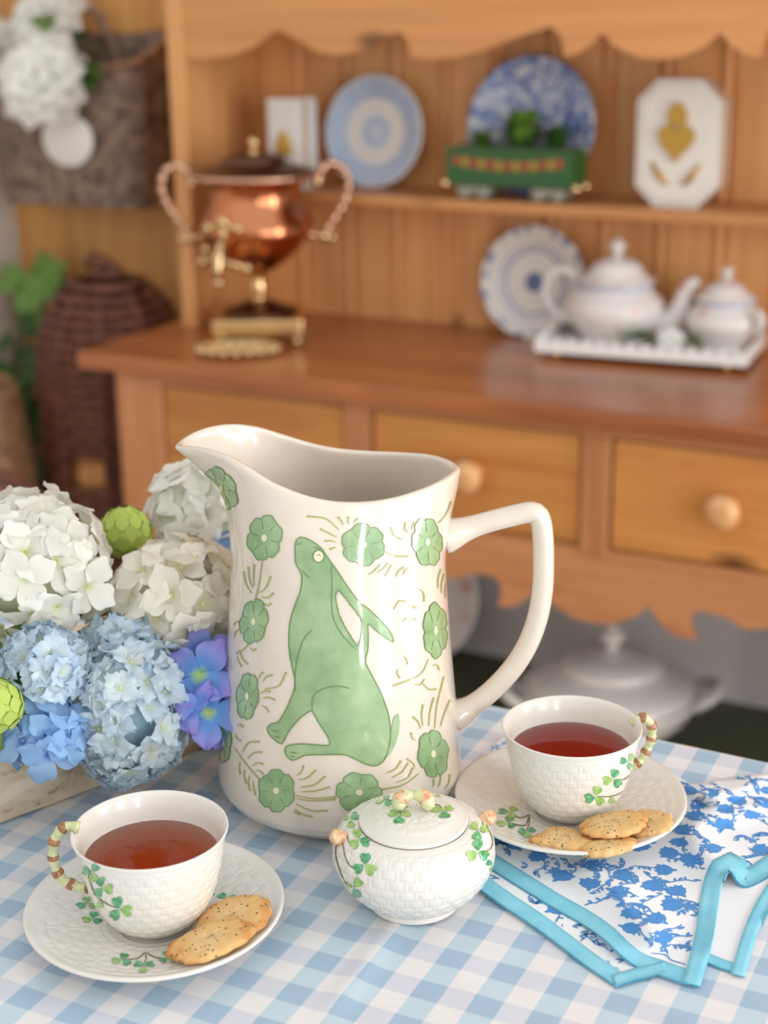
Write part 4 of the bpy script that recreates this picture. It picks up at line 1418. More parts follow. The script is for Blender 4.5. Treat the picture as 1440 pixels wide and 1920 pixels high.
# tall blue and violet florets beside the pitcher
c = at(383, 1295, 0.965)
dl = hydrangea('delphinium', c, 0.010, 0, 0.02, PETD, EYEW, 'vivid blue and violet delphinium spray beside the pitcher', GZ, (0.6, 0.6, 1.4), COREB, -1, stem_root(c))
for px, py, dp, s, nn in ((390, 1232, 0.965, 0.021, (0.4, -0.7, 0.6)), (376, 1268, 0.948, 0.025, (0.2, -0.8, 0.4)), (405, 1290, 0.955, 0.022, (0.6, -0.7, 0.2)), (352, 1318, 0.95, 0.021, (-0.1, -0.8, 0.4)), (392, 1335, 0.945, 0.024, (0.4, -0.8, 0.3)), (408, 1362, 0.96, 0.018, (0.5, -0.7, -0.2))):
    p = at(px, py, dp) - np.array(dl.location)
    floret_with_petals(dl, p, nn, s, PETD, EYEW, 4, 0.15)


def bud(px, py, depth, R, label):
    c = at(px, py, depth)
    r = empty('artichoke_bud', (c[0], c[1], GZ), label, 'bud', 'green buds in the planter')
    cl = np.array([0, 0, c[2] - GZ])
    V, F = ball(cl, R, 20, 12, 0.9)
    mobj('core', V, F, M['lime'], r)
    mobj('stem', *tube([cl * 0.9, cl * 0.5, stem_root(c)], 0.003, 6), M['stalk'], r)
    for i in range(5):
        el = -0.6 + i * 0.42
        for k in range(9):
            a = 2 * PI * (k + 0.5 * (i % 2)) / 9
            d = np.array([math.cos(a) * math.cos(el), math.sin(a) * math.cos(el), math.sin(el)])
            t = np.array([-math.cos(a) * math.sin(el), -math.sin(a) * math.sin(el), math.cos(el)])
            o = link('scale', SCALE, r, cl + d * R * 1.0 - t * R * 0.25)
            z = Vector(d); xx = Vector(t); yy = z.cross(xx)
            o.rotation_euler = Matrix((xx, yy, z)).transposed().to_euler()
            o.scale = (R * 0.62,) * 3
    return r


SCALE = leaf_mesh('scale', M['lime'], -0.1, 0.42, -0.05)
bud(236, 1000, 1.05, 0.018, 'lime green globe bud between the white hydrangeas')
bud(-8, 1325, 0.90, 0.016, 'green scaly bud at the left edge above the planter')
# deep green foliage filling between the heads, on a sprig of its own
fo = empty('foliage_sprig', (*(o0 + ud * 0.22 + nd * 0.07)[:2], GZ), 'dark green leaves filling the gaps between the flowers', 'leaves')
mobj('stem', *tube([(0, 0, -0.01), (0, 0, 0.07)], 0.003, 6), M['stalk'], fo)
for px, py, dp in ((150, 1150, 1.0), (60, 1170, 0.97), (180, 1260, 0.98), (160, 1290, 0.965), (340, 1270, 0.99), (330, 1300, 0.99), (400, 1180, 1.04), (290, 1060, 1.06), (210, 1180, 1.02), (20, 1200, 0.96), (350, 1340, 0.99), (300, 1200, 1.01), (415, 1020, 1.08), (255, 1130, 1.03), (140, 1260, 0.96), (30, 1260, 0.94)):
    p = at(px, py, dp) - np.array(fo.location)
    place_leaf(fo, p, (random.uniform(-0.6, 0.8), random.uniform(-0.9, 0.2), random.uniform(-0.3, 0.5)), random.uniform(0.03, 0.045), LEAFD if random.random() < 0.6 else LEAF)

# ------------------------------------------------------------------ painting on glazed surfaces
class Surf:
    """a finished surface that painted marks are laid on, a hair proud of the glaze"""
    def __init__(self, V, F):
        self.t = BVHTree.FromPolygons([Vector([float(a) for a in v]) for v in V], F)

    def hit(self, x, y, off):
        d = Vector(ray(x, y)).normalized()
        loc, nrm, _, _ = self.t.ray_cast(Vector(CAM), d)
        if loc is None: return None
        if nrm.dot(d) > 0: nrm = -nrm
        if -nrm.dot(d) < 0.08: return None
        return np.array(loc + nrm * off)


def lay(surf, V2, F2, off):
    P = [surf.hit(x, y, off) for x, y in V2]
    keep = {}
    V, F = [], []
    for f in F2:
        if any(P[i] is None for i in f): continue
        q = [P[i] for i in f]
        if max(np.linalg.norm(q[i] - q[i - 1]) for i in range(len(q))) > 0.02: continue
        idx = []
        for i in f:
            if i not in keep:
                keep[i] = len(V); V.append(P[i])
            idx.append(keep[i])
        F.append(tuple(idx))
    return V, F


def stroke2d(pts, w0, w1=None, n=None):
    P = np.asarray(pts, float)
    L = np.linalg.norm(np.diff(P, axis=0), axis=1).sum()
    n = n or max(4, int(L / 3.5))
    Q = spl(P, n) if len(P) > 2 else lin(P, n)
    T = np.gradient(Q, axis=0); T /= np.maximum(np.linalg.norm(T, axis=1, keepdims=True), 1e-9)
    N = np.stack([-T[:, 1], T[:, 0]], 1)
    w = np.linspace(w0, w0 if w1 is None else w1, n)
    w = w * np.minimum(1, np.minimum(np.arange(n) + 0.6, n - np.arange(n) - 0.4) / 1.6)
    V = np.vstack([Q + N * w[:, None] / 2, Q, Q - N * w[:, None] / 2])
    F = []
    for i in range(n - 1):
        F += [(i, i + 1, n + i + 1, n + i), (n + i, n + i + 1, 2 * n + i + 1, 2 * n + i)]
    return V, F


def painted(name, surf, shapes, mat, parent, off=0.0004):
    """shapes: list of (V2,F2) or of (V2,F2,material index)"""
    V, F, mi = [], [], []
    for s in shapes:
        v, f = lay(surf, s[0], s[1], off)
        o = len(V); V += v; F += [tuple(i + o for i in q) for q in f]
        mi += [s[2] if len(s) > 2 else 0] * len(f)
    if not F: return None
    ob = mobj(name, np.array(V), F, mat, parent, True, True, mi)
    bm = bmesh.new(); bm.from_mesh(ob.data); bm.normal_update()
    c = CAM - np.array(V[0]) 
    flip = [f for f in bm.faces if f.normal.dot(Vector([float(a) for a in CAM]) - Vector([float(a) for a in V[f.verts[0].index]])) < 0]
    if flip: bmesh.ops.reverse_faces(bm, faces=flip)
    bm.to_mesh(ob.data); bm.free()
    return ob


def clover_leaf(cx, cy, ang, L, sq=1.0):
    """heart-shaped leaflet with its point at (cx,cy), pointing along ang; sq squashes it vertically"""
    out = [(0.0, 0.0), (0.28, 0.30), (0.62, 0.50), (0.92, 0.42), (1.02, 0.20), (0.88, 0.0)]
    pts = out + [(x, -y) for x, y in out[-2:0:-1]]
    ca_, sa_ = math.cos(ang), math.sin(ang)
    P = np.array([(cx + L * (x * ca_ - y * sa_), cy + L * sq * (x * sa_ + y * ca_)) for x, y in pts])
    return fill_poly(P, max(2.0, L / 4))


def shamrock(surf, parent, cx, cy, L, rot, sq=1.0, leaves=3):
    sh = []
    for k in range(leaves):
        a = rot + (k - 1) * 2.05
        V2, F2 = clover_leaf(cx + math.cos(a) * 1.2, cy + math.sin(a) * 1.2 * sq, a, L * (1.0 if k != 1 else 1.08), sq)
        sh.append((V2, F2, (k + int(cx)) % 2))
    return painted('shamrock', surf, sh, [M['leaf_dark'], M['leaf_light']], parent)


def vine(surf, parent, pts, w=2.4, mat='stem_line', name='painted_stem'):
    return painted(name, surf, [stroke2d(pts, w, w * 0.8)], M[mat], parent, 0.0003)


# ------------------------------------------------------------------ pitcher
PA = np.array([-0.4405, 0.767, TABLE])
pit = empty('rabbit_pitcher', PA, 'tall cream ceramic pitcher painted with a green rabbit and flowers', 'pitcher')
rim_t = np.array([(-0.0985, 0.0, 0.2335), (-0.093, 0.0115, 0.2362), (-0.0850, 0.0195, 0.2385), (-0.0771, 0.0262, 0.2388), (-0.0647, 0.0352, 0.2371), (-0.0523, 0.0446, 0.2325), (-0.0399, 0.0516, 0.2263), (-0.0274, 0.0548, 0.2212),
                  (-0.015, 0.0560, 0.2172), (-0.0026, 0.0562, 0.2146), (0.0099, 0.0553, 0.2135), (0.0223, 0.0528, 0.2132), (0.0347, 0.0485, 0.2138), (0.0471, 0.0412, 0.2150), (0.0596, 0.0305, 0.2166), (0.069, 0.0160, 0.2174), (0.0742, 0.0, 0.2174)])
ra = np.arctan2(rim_t[:, 1], rim_t[:, 0])          # pi .. 0
rr = np.hypot(rim_t[:, 0], rim_t[:, 1])
NA, NV = 176, 84
ang = np.linspace(0, 2 * PI, NA, endpoint=False)
aa = np.abs((ang + PI) % (2 * PI) - PI)
rim_r = np.interp(aa, ra[::-1], rr[::-1])
rim_z = np.interp(aa, ra[::-1], rim_t[::-1, 2])
ker = np.array([1, 2, 3, 2, 1]) / 9
sm = lambda q: sum(np.roll(q, k - 2) * ker[k] for k in range(5))
rim_r, rim_z = sm(rim_r), sm(sm(rim_z))
prof = np.array([(0.0, 0.0565), (0.0035, 0.0572), (0.0055, 0.0620), (0.0085, 0.0690), (0.0125, 0.0740), (0.018, 0.0771), (0.025, 0.0778), (0.035, 0.0770), (0.055, 0.0748), (0.073, 0.0730), (0.109, 0.0696), (0.145, 0.0666), (0.162, 0.0656), (0.18, 0.0658), (0.26, 0.0660)])
vpar = np.r_[np.linspace(0, 0.11, 22), np.linspace(0.11, 1, NV - 22 + 1)[1:]]
wl = np.clip((-np.cos(ang) + 0.25) / 1.1, 0, 1); wl = wl * wl * (3 - 2 * wl)
Gl = lambda v: np.interp(v, [0, 0.74, 0.80, 0.848, 0.90, 0.934, 0.968, 1.0], [0, 0, 0.02, 0.07, 0.24, 0.48, 0.73, 1.0])
Gr = lambda v: np.interp(v, [0, 0.74, 0.80, 0.85, 0.903, 0.956, 1.0], [0, 0, 0.08, 0.25, 0.55, 0.83, 1.0])


def pitcher_ring(v, th=0.0):
    z = v * rim_z
    base = np.interp(z, prof[:, 0], prof[:, 1])
    g = wl * Gl(v) + (1 - wl) * Gr(v)
    r_ = base * (1 - g) + rim_r * g - th
    return r_, z


rings = []
for v in vpar:
    r_, z = pitcher_ring(v)
    rings.append((r_, z))
TH = 0.0052
rO, zO = pitcher_ring(1.0)
for k in range(1, 6):                       # rounded lip
    t = PI * k / 6
    rings.append((rO - TH / 2 + TH / 2 * math.cos(t), zO + 0.0022 * math.sin(t)))
for v in vpar[::-1][:-6]:
    r_, z = pitcher_ring(v, TH)
    rings.append((np.maximum(r_, 0.01), np.maximum(z, 0.008)))
rings.append((np.full(NA, 0.0005), np.full(NA, 0.008)))
PV = []
for r_, z in rings:
    lat = r_ * np.cos(ang) + (z - 0.09) * 0.018
    dep = r_ * np.sin(ang)
    PV.append(np.stack([RT[0] * lat + FW[0] * dep, RT[1] * lat + FW[1] * dep, z], 1))
# swap so that the soft noise of a thrown pot stays: tiny unevenness
PV = np.vstack(PV)
PF = gridf(len(rings), NA)
PF.append(tuple(range(NA - 1, -1, -1)))
mobj('body', PV, PF, M['cream'], pit)
hpx = [(832, 1006), (850, 1000), (885, 988), (925, 976), (965, 966), (990, 961), (1006, 963), (1014, 978), (1018, 1010), (1019, 1050), (1018, 1095), (1012, 1140), (1001, 1180), (983, 1220), (958, 1257), (925, 1292), (893, 1318), (868, 1334), (850, 1343)]
hc_ = np.array([onaxis(px, py, PA) for px, py in hpx])
path = spl([RT * l + np.array([0, 0, z]) for l, z in hc_], 90)
t_ = np.linspace(0, 1, 90)
hr = 0.0066 + 0.0045 * np.exp(-(t_ / 0.06) ** 2) + 0.0035 * np.exp(-((1 - t_) / 0.05) ** 2)
V, F = tube(path, hr, 20, True, flat=FW)
V = np.array(V)
mobj('handle', V, F, M['cream'], pit)

nO = len(vpar)
S_pit = Surf(PV[:nO * NA] + PA, gridf(nO, NA))
Zm = lambda pts: [(300 + x / 2.285, 780 + y / 2.285) for x, y in pts]
rab = [(590, 525), (610, 520), (650, 535), (690, 565), (715, 600), (737, 632), (762, 665), (800, 725), (850, 790), (900, 832), (950, 882), (985, 925), (998, 966), (968, 950), (930, 922), (893, 890),
       (892, 940), (890, 1000), (880, 1050), (902, 1100), (938, 1170), (966, 1240), (982, 1300), (986, 1370), (976, 1430), (955, 1478), (922, 1497), (880, 1489), (830, 1465), (790, 1450), (700, 1450), (625, 1452), (596, 1464), (568, 1473), (546, 1456),
       (537, 1432), (550, 1412), (600, 1404), (660, 1407), (722, 1410), (728, 1392), (712, 1360), (686, 1320), (666, 1286), (650, 1262), (610, 1285), (572, 1325), (547, 1360), (530, 1395), (518, 1402), (495, 1387), (470, 1361), (463, 1336),
       (480, 1318), (508, 1310), (535, 1270), (560, 1215), (577, 1170), (580, 1130), (570, 1080), (558, 1020), (554, 950), (560, 880), (580, 810), (603, 750), (610, 690), (600, 660), (584, 630), (580, 580), (582, 545)]
gap = [(765, 742), (790, 772), (820, 812), (850, 850), (862, 868), (864, 910), (858, 955), (846, 985), (822, 950), (792, 902), (768, 850), (756, 800), (754, 765)]
rabp, gapp = np.array(Zm(rab)), np.array(Zm(gap))
V2, F2 = fill_poly(rabp, 5.0)
# leave the open space between the ears unpainted
F2 = [f for f in F2 if not inside(gapp, *np.mean([V2[i] for i in f], 0))]
rb = painted('painted_rabbit', S_pit, [(V2, F2)], M['green_wash'], pit, 0.0005)
tail = Zm([(1000, 1292), (1020, 1274), (1026, 1310), (1021, 1360), (1006, 1410), (984, 1450), (952, 1482), (940, 1484), (966, 1448), (984, 1400), (990, 1345)])
painted('painted_tail', S_pit, [fill_poly(np.array(tail), 5)], M['green_wash'], rb, 0.0005)
lines = [stroke2d(np.vstack([rabp, rabp[:1]]), 2.0, 2.0), stroke2d(np.vstack([gapp, gapp[:1]]), 1.8)]
for ln in ([(652, 1262), (655, 1210), (672, 1183), (715, 1162), (770, 1157), (815, 1166)], [(655, 912), (620, 950), (600, 1000), (586, 1060), (580, 1130), (580, 1180)], [(735, 636), (737, 720), (735, 800), (745, 870), (770, 920), (802, 962), (842, 1000)],
           [(585, 548), (600, 548), (612, 540)], [(612, 660), (632, 686), (645, 690)], [(560, 1440), (590, 1442)], [(560, 1456), (580, 1458)], [(480, 1345), (510, 1352)], [(495, 1372), (520, 1378)], [(660, 560), (690, 575), (703, 610), (690, 625)]):
    lines.append(stroke2d(Zm(ln), 2.0))
painted('outline', S_pit, lines, M['green_line'], rb, 0.0007)
eye = Zm([(680 + 22 * math.cos(a), 600 + 25 * math.sin(a)) for a in np.linspace(0, 2 * PI, 16, endpoint=False)])
painted('eye', S_pit, [fill_poly(np.array(eye), 5)], M['yolk'], rb, 0.0008)
painted('outline', S_pit, [stroke2d(np.array(eye + eye[:1]), 1.5, n=40), stroke2d(Zm([(672, 598), (682, 592), (690, 602)]), 1.6)], M['green_line'], rb, 0.0010)

fl_ = [(416, 915, 26, 44, -0.5), (497, 1008, 33, 43, 0.1), (681, 1021, 41, 40, 0), (800, 1016, 28, 47, -0.1), (477, 1165, 26, 43, 0.15), (815, 1182, 23, 53, 0), (465, 1305, 21, 45, 0.1), (422, 1393, 13, 38, 0.05), (519, 1482, 35, 40, 0), (673, 1485, 43, 38, 0), (811, 1413, 29, 45, -0.1)]
for k, (cx, cy, rx, ry, rot) in enumerate(fl_):
    n = 70
    P = []
    for i in range(n):
        a = 2 * PI * i / n
        sc = 0.82 + 0.18 * abs(math.cos(3 * a + k)) ** 0.55 + 0.02 * math.sin(14 * a + k)
        x_, y_ = rx * sc * math.cos(a), ry * sc * math.sin(a)
        P.append((cx + x_ * math.cos(rot) - y_ * math.sin(rot), cy + x_ * math.sin(rot) + y_ * math.cos(rot)))
    P = np.array(P)
    fo_ = painted('painted_flower', S_pit, [fill_poly(P, 5)], M['green_flower'], pit, 0.0005)
    if fo_ is None: continue
    ls = [stroke2d(np.vstack([P, P[:1]]), 1.3, n=140)]
    for q in range(6):
        a = (PI * q / 3) + (PI / 2 - k) / 3
        dx, dy = math.cos(a), math.sin(a)
        e0, e1 = 0.38, 0.80
        f = lambda e: (cx + rx * e * dx * math.cos(rot) - ry * e * dy * math.sin(rot), cy + rx * e * dx * math.sin(rot) + ry * e * dy * math.cos(rot))
        ls.append(stroke2d([f(e0), f((e0 + e1) / 2), f(e1)], 1.3, 0.9))
    painted('outline', S_pit, ls, M['green_line'], fo_, 0.0007)
    c_ = np.array([(cx + rx * 0.16 * math.cos(a), cy + ry * 0.16 * math.sin(a)) for a in np.linspace(0, 2 * PI, 12, endpoint=False)])
    painted('flower_centre', S_pit, [fill_poly(c_, 4)], M['yolk'], fo_, 0.0008)
sprigs = """440,620 425,720 410,785|395,760 370,720 360,670|400,740 385,700 380,650|405,730 402,690 405,640|425,760 455,735 475,690|435,775 465,778 485,760|440,800 460,812 475,805
340,1000 355,1040 375,1060|330,1030 340,1055 350,1070|385,990 400,1005 410,1000|390,960 365,995 330,1015|320,950 325,925 345,910|318,900 322,885 335,880
425,1130 428,1112 440,1100|440,1140 455,1118 480,1110|450,1170 510,1155 540,1100|440,1210 465,1205 490,1215|435,1240 455,1248 465,1265|430,1190 450,1178 470,1180
330,1330 345,1320 355,1330|325,1360 330,1380 345,1390|320,1420 370,1490 430,1560|355,1440 380,1400 425,1395|375,1470 405,1442 435,1440|395,1500 420,1485 440,1490|410,1520 430,1520 440,1530|345,1480 340,1505 345,1530|365,1510 362,1540 370,1570|385,1540 380,1570 385,1600|400,1560 402,1590 410,1620
585,1540 605,1525 615,1500|590,1560 630,1550 665,1520|600,1590 660,1580 705,1545|605,1610 670,1605 725,1590|580,1625 660,1638 750,1632|580,1638 660,1648 750,1642|580,1660 650,1690 715,1690|575,1680 610,1705 650,1715|570,1690 585,1700 595,1705
770,490 710,440 635,430|760,520 720,500 690,485|755,540 735,535 710,535|755,560 745,565 730,570|785,470 778,450 765,435|810,465 805,450 808,435|830,460 835,450 845,440
960,580 1010,600 1075,600|1040,530 1005,515 990,480|1065,500 1048,485 1050,460|1080,490 1080,470 1090,455|890,680 915,665 940,640|930,670 955,655 975,630|960,690 975,670 990,640|1010,690 1020,665 1040,650|1040,680 1050,660 1070,650
1190,460 1225,420 1245,370|1190,740 1190,700 1200,660|1205,760 1205,720 1215,680|1220,780 1222,730 1232,690|1000,830 1030,790 1090,820|1040,880 1060,865 1090,870|1110,740 1128,760 1130,790
1150,1040 1110,1110 1000,1155|1040,1030 1055,1040 1060,1060|1020,1080 1015,1100 1025,1120|1120,1140 1150,1170 1180,1170|1165,1070 1185,1065 1195,1085|1090,1150 1115,1150 1130,1130
1115,1340 1105,1310 1085,1290|1125,1330 1120,1280 1125,1240|1150,1330 1155,1270 1170,1210|1175,1340 1185,1240 1215,1120|1200,1330 1215,1280 1240,1220|1095,1390 1080,1380 1075,1360|1090,1510 1085,1490 1060,1470|970,1530 1010,1510 1030,1480|990,1550 1035,1525 1060,1490|1010,1570 1060,1550 1080,1510|1110,1530 1040,1580 950,1600|1190,1590 1200,1565 1200,1540|1215,1600 1235,1575 1240,1540|1165,1590 1172,1575 1170,1560"""
for row in sprigs.split('\n'):
    ss = []
    for s in row.split('|'):
        pts = [tuple(map(float, p.split(','))) for p in s.split()]
        ss.append(stroke2d(Zm(pts), 1.8, 3.4))
        e = Zm([pts[-1]])[0]
        blob = np.array([(e[0] + 2.3 * math.cos(a), e[1] + 2.3 * math.sin(a)) for a in np.linspace(0, 2 * PI, 8, endpoint=False)])
        ss.append((np.vstack([blob.mean(0), blob]), [(0, 1 + i, 1 + (i + 1) % 8) for i in range(8)]))
    ob = painted('painted_sprig', S_pit, ss, M['olive_line'], pit, 0.0004)
    ob['kind'] = 'stuff'


# ------------------------------------------------------------------ basket-weave porcelain
def weave(Uc, Vc):
    i = np.floor(Vc)
    fv = Vc - i
    fu = (Uc + 0.5 * (i % 2)) % 1.0
    h1 = np.sin(PI * fv) ** 0.6 * np.sin(PI * np.clip(fu / 0.74, 0, 1)) ** 0.35 * (1 - 0.3 * np.exp(-((fv - 0.5) / 0.09) ** 2))
    h2 = 0.75 * np.abs(np.sin(2 * PI * (fu - 0.74) / 0.26))
    return np.where(fu < 0.74, h1, h2)


def weave_disp(prof, n_cols, row_h, s0, s1, amp):
    P = np.asarray(prof)
    s = np.r_[0, np.cumsum(np.linalg.norm(np.diff(P, axis=0), axis=1))]

    def f(a):
        rows = (s - s0) / row_h
        fade = np.clip((s - s0) / 0.002, 0, 1) * np.clip((s1 - s) / 0.002, 0, 1)
        W_ = weave(np.repeat((a / (2 * PI) * n_cols)[None, :], len(s), 0), np.repeat(rows[:, None], len(a), 1))
        return amp * W_ * fade[:, None]
    return f


# cups
cup_out = [(0.0155, 0.0), (0.0180, 0.0008), (0.0212, 0.0030), (0.0255, 0.0072), (0.0302, 0.0140), (0.0337, 0.0225), (0.0362, 0.0320), (0.0382, 0.0415), (0.0398, 0.0500), (0.0413, 0.0556)]
cup_lip = [(0.0424, 0.0577), (0.0422, 0.0584), (0.0414, 0.0583)]
cup_in = [(0.0400, 0.0555), (0.0384, 0.0510), (0.0366, 0.0440), (0.0340, 0.0325), (0.0312, 0.0230), (0.0270, 0.0145), (0.0215, 0.0085), (0.0130, 0.0050), (0.0004, 0.0040)]
cprof = np.vstack([spl(cup_out, 92), cup_lip, spl(cup_in, 40)])
so = np.r_[0, np.cumsum(np.linalg.norm(np.diff(cprof, axis=0), axis=1))]
s_a = np.interp(0.0060, cprof[:92, 1], so[:92]); s_b = np.interp(0.0540, cprof[:92, 1], so[:92])
CV, CF = lathe(cprof, 288, weave_disp(cprof, 24, 0.0054, s_a, s_b, 0.0006))
CUP = mk_mesh('cup_body', CV, CF, M['parian'])
sau = [(0.020, 0.0), (0.0215, 0.0), (0.023, 0.003), (0.040, 0.0055), (0.058, 0.0105), (0.0690, 0.0150), (0.0712, 0.0166), (0.0708, 0.0178), (0.0694, 0.0178)]
sau_in = [(0.0670, 0.0167), (0.0560, 0.0124), (0.0420, 0.0086), (0.0270, 0.0062), (0.0215, 0.0056), (0.0205, 0.0050), (0.0185, 0.0048), (0.0004, 0.0048)]
sprof = np.vstack([spl(sau, 40), spl(sau_in, 90)])
ss_ = np.r_[0, np.cumsum(np.linalg.norm(np.diff(sprof, axis=0), axis=1))]
i0 = 40 + int(np.argmin(np.abs(sprof[40:, 0] - 0.0640))); i1 = 40 + int(np.argmin(np.abs(sprof[40:, 0] - 0.0250)))
SV, SF = lathe(sprof, 320, weave_disp(sprof, 28, 0.0060, ss_[i0], ss_[i1], 0.0006))
SAU = mk_mesh('saucer_dish', SV, SF, M['parian'])
tea_z = 0.0425
tprof = [(0.0004, 0.0038), (0.0135, 0.0046), (0.0222, 0.0082), (0.0277, 0.0142), (0.0319, 0.0228), (0.0347, 0.0323), (0.0370, tea_z), (0.0004, tea_z)]


def cup_set(cx, cy, z0, words, tea, tea_label, hdir, hpts):
    s = link('saucer', SAU, None, (cx, cy, z0))
    sr = empty('saucer', (cx, cy, z0), 'ivory basket-weave saucer ' + words[0], 'saucer', 'basket-weave saucers')
    s.parent = sr; s.location = (0, 0, 0); s.name = 'dish'
    zc = z0 + 0.0052
    cr = empty('teacup', (cx, cy, zc), 'ivory basket-weave teacup ' + words[1], 'teacup', 'basket-weave teacups')
    b = link('body', CUP, cr)
    P = [np.array(hdir) * l + np.array([0, 0, z]) for l, z in hpts]
    pp = spl(P, 64)
    rad = 0.0029 + 0.0006 * np.cos(np.linspace(0, 2 * PI * 6, 64))
    V, F = tube(pp, rad, 12)
    mi = []
    for f in F:
        ring = min(f) // 12
        mi.append(1 if (ring / 64 * 6) % 1.0 > 0.64 else 0)
    mobj('handle', V, F, [M['twig_green'], M['twig_brown']], cr, midx=mi)
    tprof2 = [(r * 1.0, z) for r, z in tprof]
    V, F = lathe(np.vstack([lin(tprof2[:-1], 40), tprof2[-1:]]), 64)
    t = link('tea', mk_mesh('tea', V, F, tea, True), None, (cx, cy, zc))
    t.data.polygons.foreach_set('use_smooth', [False] * len(t.data.polygons))
    tag(t, tea_label, 'tea')
    return sr, cr, Surf(np.array(SV) + np.array([cx, cy, z0]), SF), Surf(np.array(CV) + np.array([cx, cy, zc]), CF)


c1 = _RZ @ np.array([-0.1292, 0.7346, 0]); c2 = _RZ @ np.array([0.1122, 0.8442, 0])
A1 = np.array([c1[0], c1[1], TABLE + 0.0052]); A2 = np.array([c2[0], c2[1], TABLE + 0.0032 + 0.0052])
h1 = [onaxis(px, py, A1) for px, py in ((148, 1551), (125, 1549), (106, 1566), (99, 1595), (104, 1628), (122, 1652), (146, 1662), (166, 1664))]
h1 = [(-l, z) for l, z in h1]
sr1, cr1, Ss1, Sc1 = cup_set(c1[0], c1[1], TABLE, ('in the left foreground', 'with its handle on the left'), M['tea'], 'amber tea in the left cup', -RT, h1)
hd2 = RT * math.cos(0.25) + FW * math.sin(0.25); 
h2 = [onaxis(px, py, A2) for px, py in ((1190, 1372), (1206, 1362), (1222, 1366), (1232, 1384), (1228, 1410), (1213, 1436), (1196, 1450), (1176, 1456))]
h2 = [(l * 1.02, z) for l, z in h2]
sr2, cr2, Ss2, Sc2 = cup_set(c2[0], c2[1], TABLE + 0.0032, ('on the blue-flowered napkin', 'with its handle on the right'), M['tea_red'], 'deep red tea in the right cup', hd2, h2)
# painted sprigs on cups and saucers
for x_, y_, L_, r_ in ((172, 1634, 16, 1.2), (192, 1664, 18, 0.2), (224, 1704, 21, 0.2), (181, 1702, 14, 1.4)):
    shamrock(Sc1, cr1, x_, y_, L_, r_, 1.05, 3 if x_ != 181 else 1)
vine(Sc1, cr1, [(160, 1625), (176, 1648), (190, 1662)]); vine(Sc1, cr1, [(165, 1640), (178, 1675), (200, 1694), (222, 1703)])
for x_, y_, L_, r_ in ((163, 1694, 18, 2.6), (174, 1722, 18, 2.8), (230, 1800, 18, 2.9), (270, 1812, 19, 1.6), (314, 1796, 17, 0.4), (424, 1686, 18, -0.2), (404, 1678, 10, -0.6)):
    shamrock(Ss1, sr1, x_, y_, L_, r_, 0.62, 3 if x_ != 404 else 1)
vine(Ss1, sr1, [(272, 1786), (274, 1798), (268, 1810)]); vine(Ss1, sr1, [(272, 1786), (258, 1797), (236, 1800)]); vine(Ss1, sr1, [(274, 1786), (290, 1795), (310, 1797)])
for x_, y_, L_, r_ in ((1178, 1428, 14, -0.9), (1150, 1460, 17, 2.9), (1117, 1493, 18, 2.9), (1155, 1505, 13, -0.6)):
    shamrock(Sc2, cr2, x_, y_, L_, r_, 1.0, 3 if x_ != 1155 else 1)
vine(Sc2, cr2, [(1190, 1440), (1172, 1460), (1152, 1461)]); vine(Sc2, cr2, [(1178, 1478), (1150, 1492), (1120, 1493)])
for x_, y_, L_, r_ in ((955, 1523, 18, 3.3), (952, 1543, 18, 2.9), (988, 1560, 16, 1.5), (972, 1562, 13, 2.2)):
    shamrock(Ss2, sr2, x_, y_, L_, r_, 0.6, 3 if x_ != 972 else 1)
vine(Ss2, sr2, [(992, 1528), (975, 1534), (957, 1523)]); vine(Ss2, sr2, [(992, 1530), (984, 1548), (958, 1544)]); vine(Ss2, sr2, [(993, 1528), (992, 1545), (987, 1558)])

# lidded sugar bowl
BA = np.array([-0.3443, 0.6785, TABLE])
sb = empty('sugar_bowl', BA, 'round ivory basket-weave sugar bowl with bud handles and lid', 'sugar bowl')
bo = [(0.0235, 0.0), (0.0262, 0.0004), (0.0260, 0.0035), (0.0285, 0.0060), (0.0350, 0.0110), (0.0410, 0.0185), (0.0445, 0.0265), (0.0454, 0.0325), (0.0440, 0.0400), (0.0398, 0.0462), (0.0350, 0.0492), (0.0318, 0.0502), (0.0306, 0.0502)]
bi = [(0.0300, 0.0490), (0.0340, 0.0440), (0.0400, 0.0320), (0.0340, 0.0140), (0.0200, 0.0060), (0.0004, 0.0050)]
bprof = np.vstack([spl(bo, 110), spl(bi, 30)])
sbx = np.r_[0, np.cumsum(np.linalg.norm(np.diff(bprof, axis=0), axis=1))]
BV, BF_ = lathe(bprof, 324, weave_disp(bprof, 27, 0.0057, sbx[int(110 * 0.13)], sbx[int(110 * 0.92)], 0.00075))
mobj('body', BV, BF_, M['parian'], sb)
lp = spl([(0.0300, 0.0500), (0.0306, 0.0511), (0.0302, 0.0526), (0.0282, 0.0532), (0.0200, 0.0556), (0.0100, 0.0570), (0.0004, 0.0574)], 60)
lsx = np.r_[0, np.cumsum(np.linalg.norm(np.diff(lp, axis=0), axis=1))]
LV, LF = lathe(lp, 216, weave_disp(lp, 16, 0.0055, lsx[18], lsx[54], 0.0004))
ld = mobj('lid', LV, LF, M['parian'], sb)
kx = RT * 0.0065
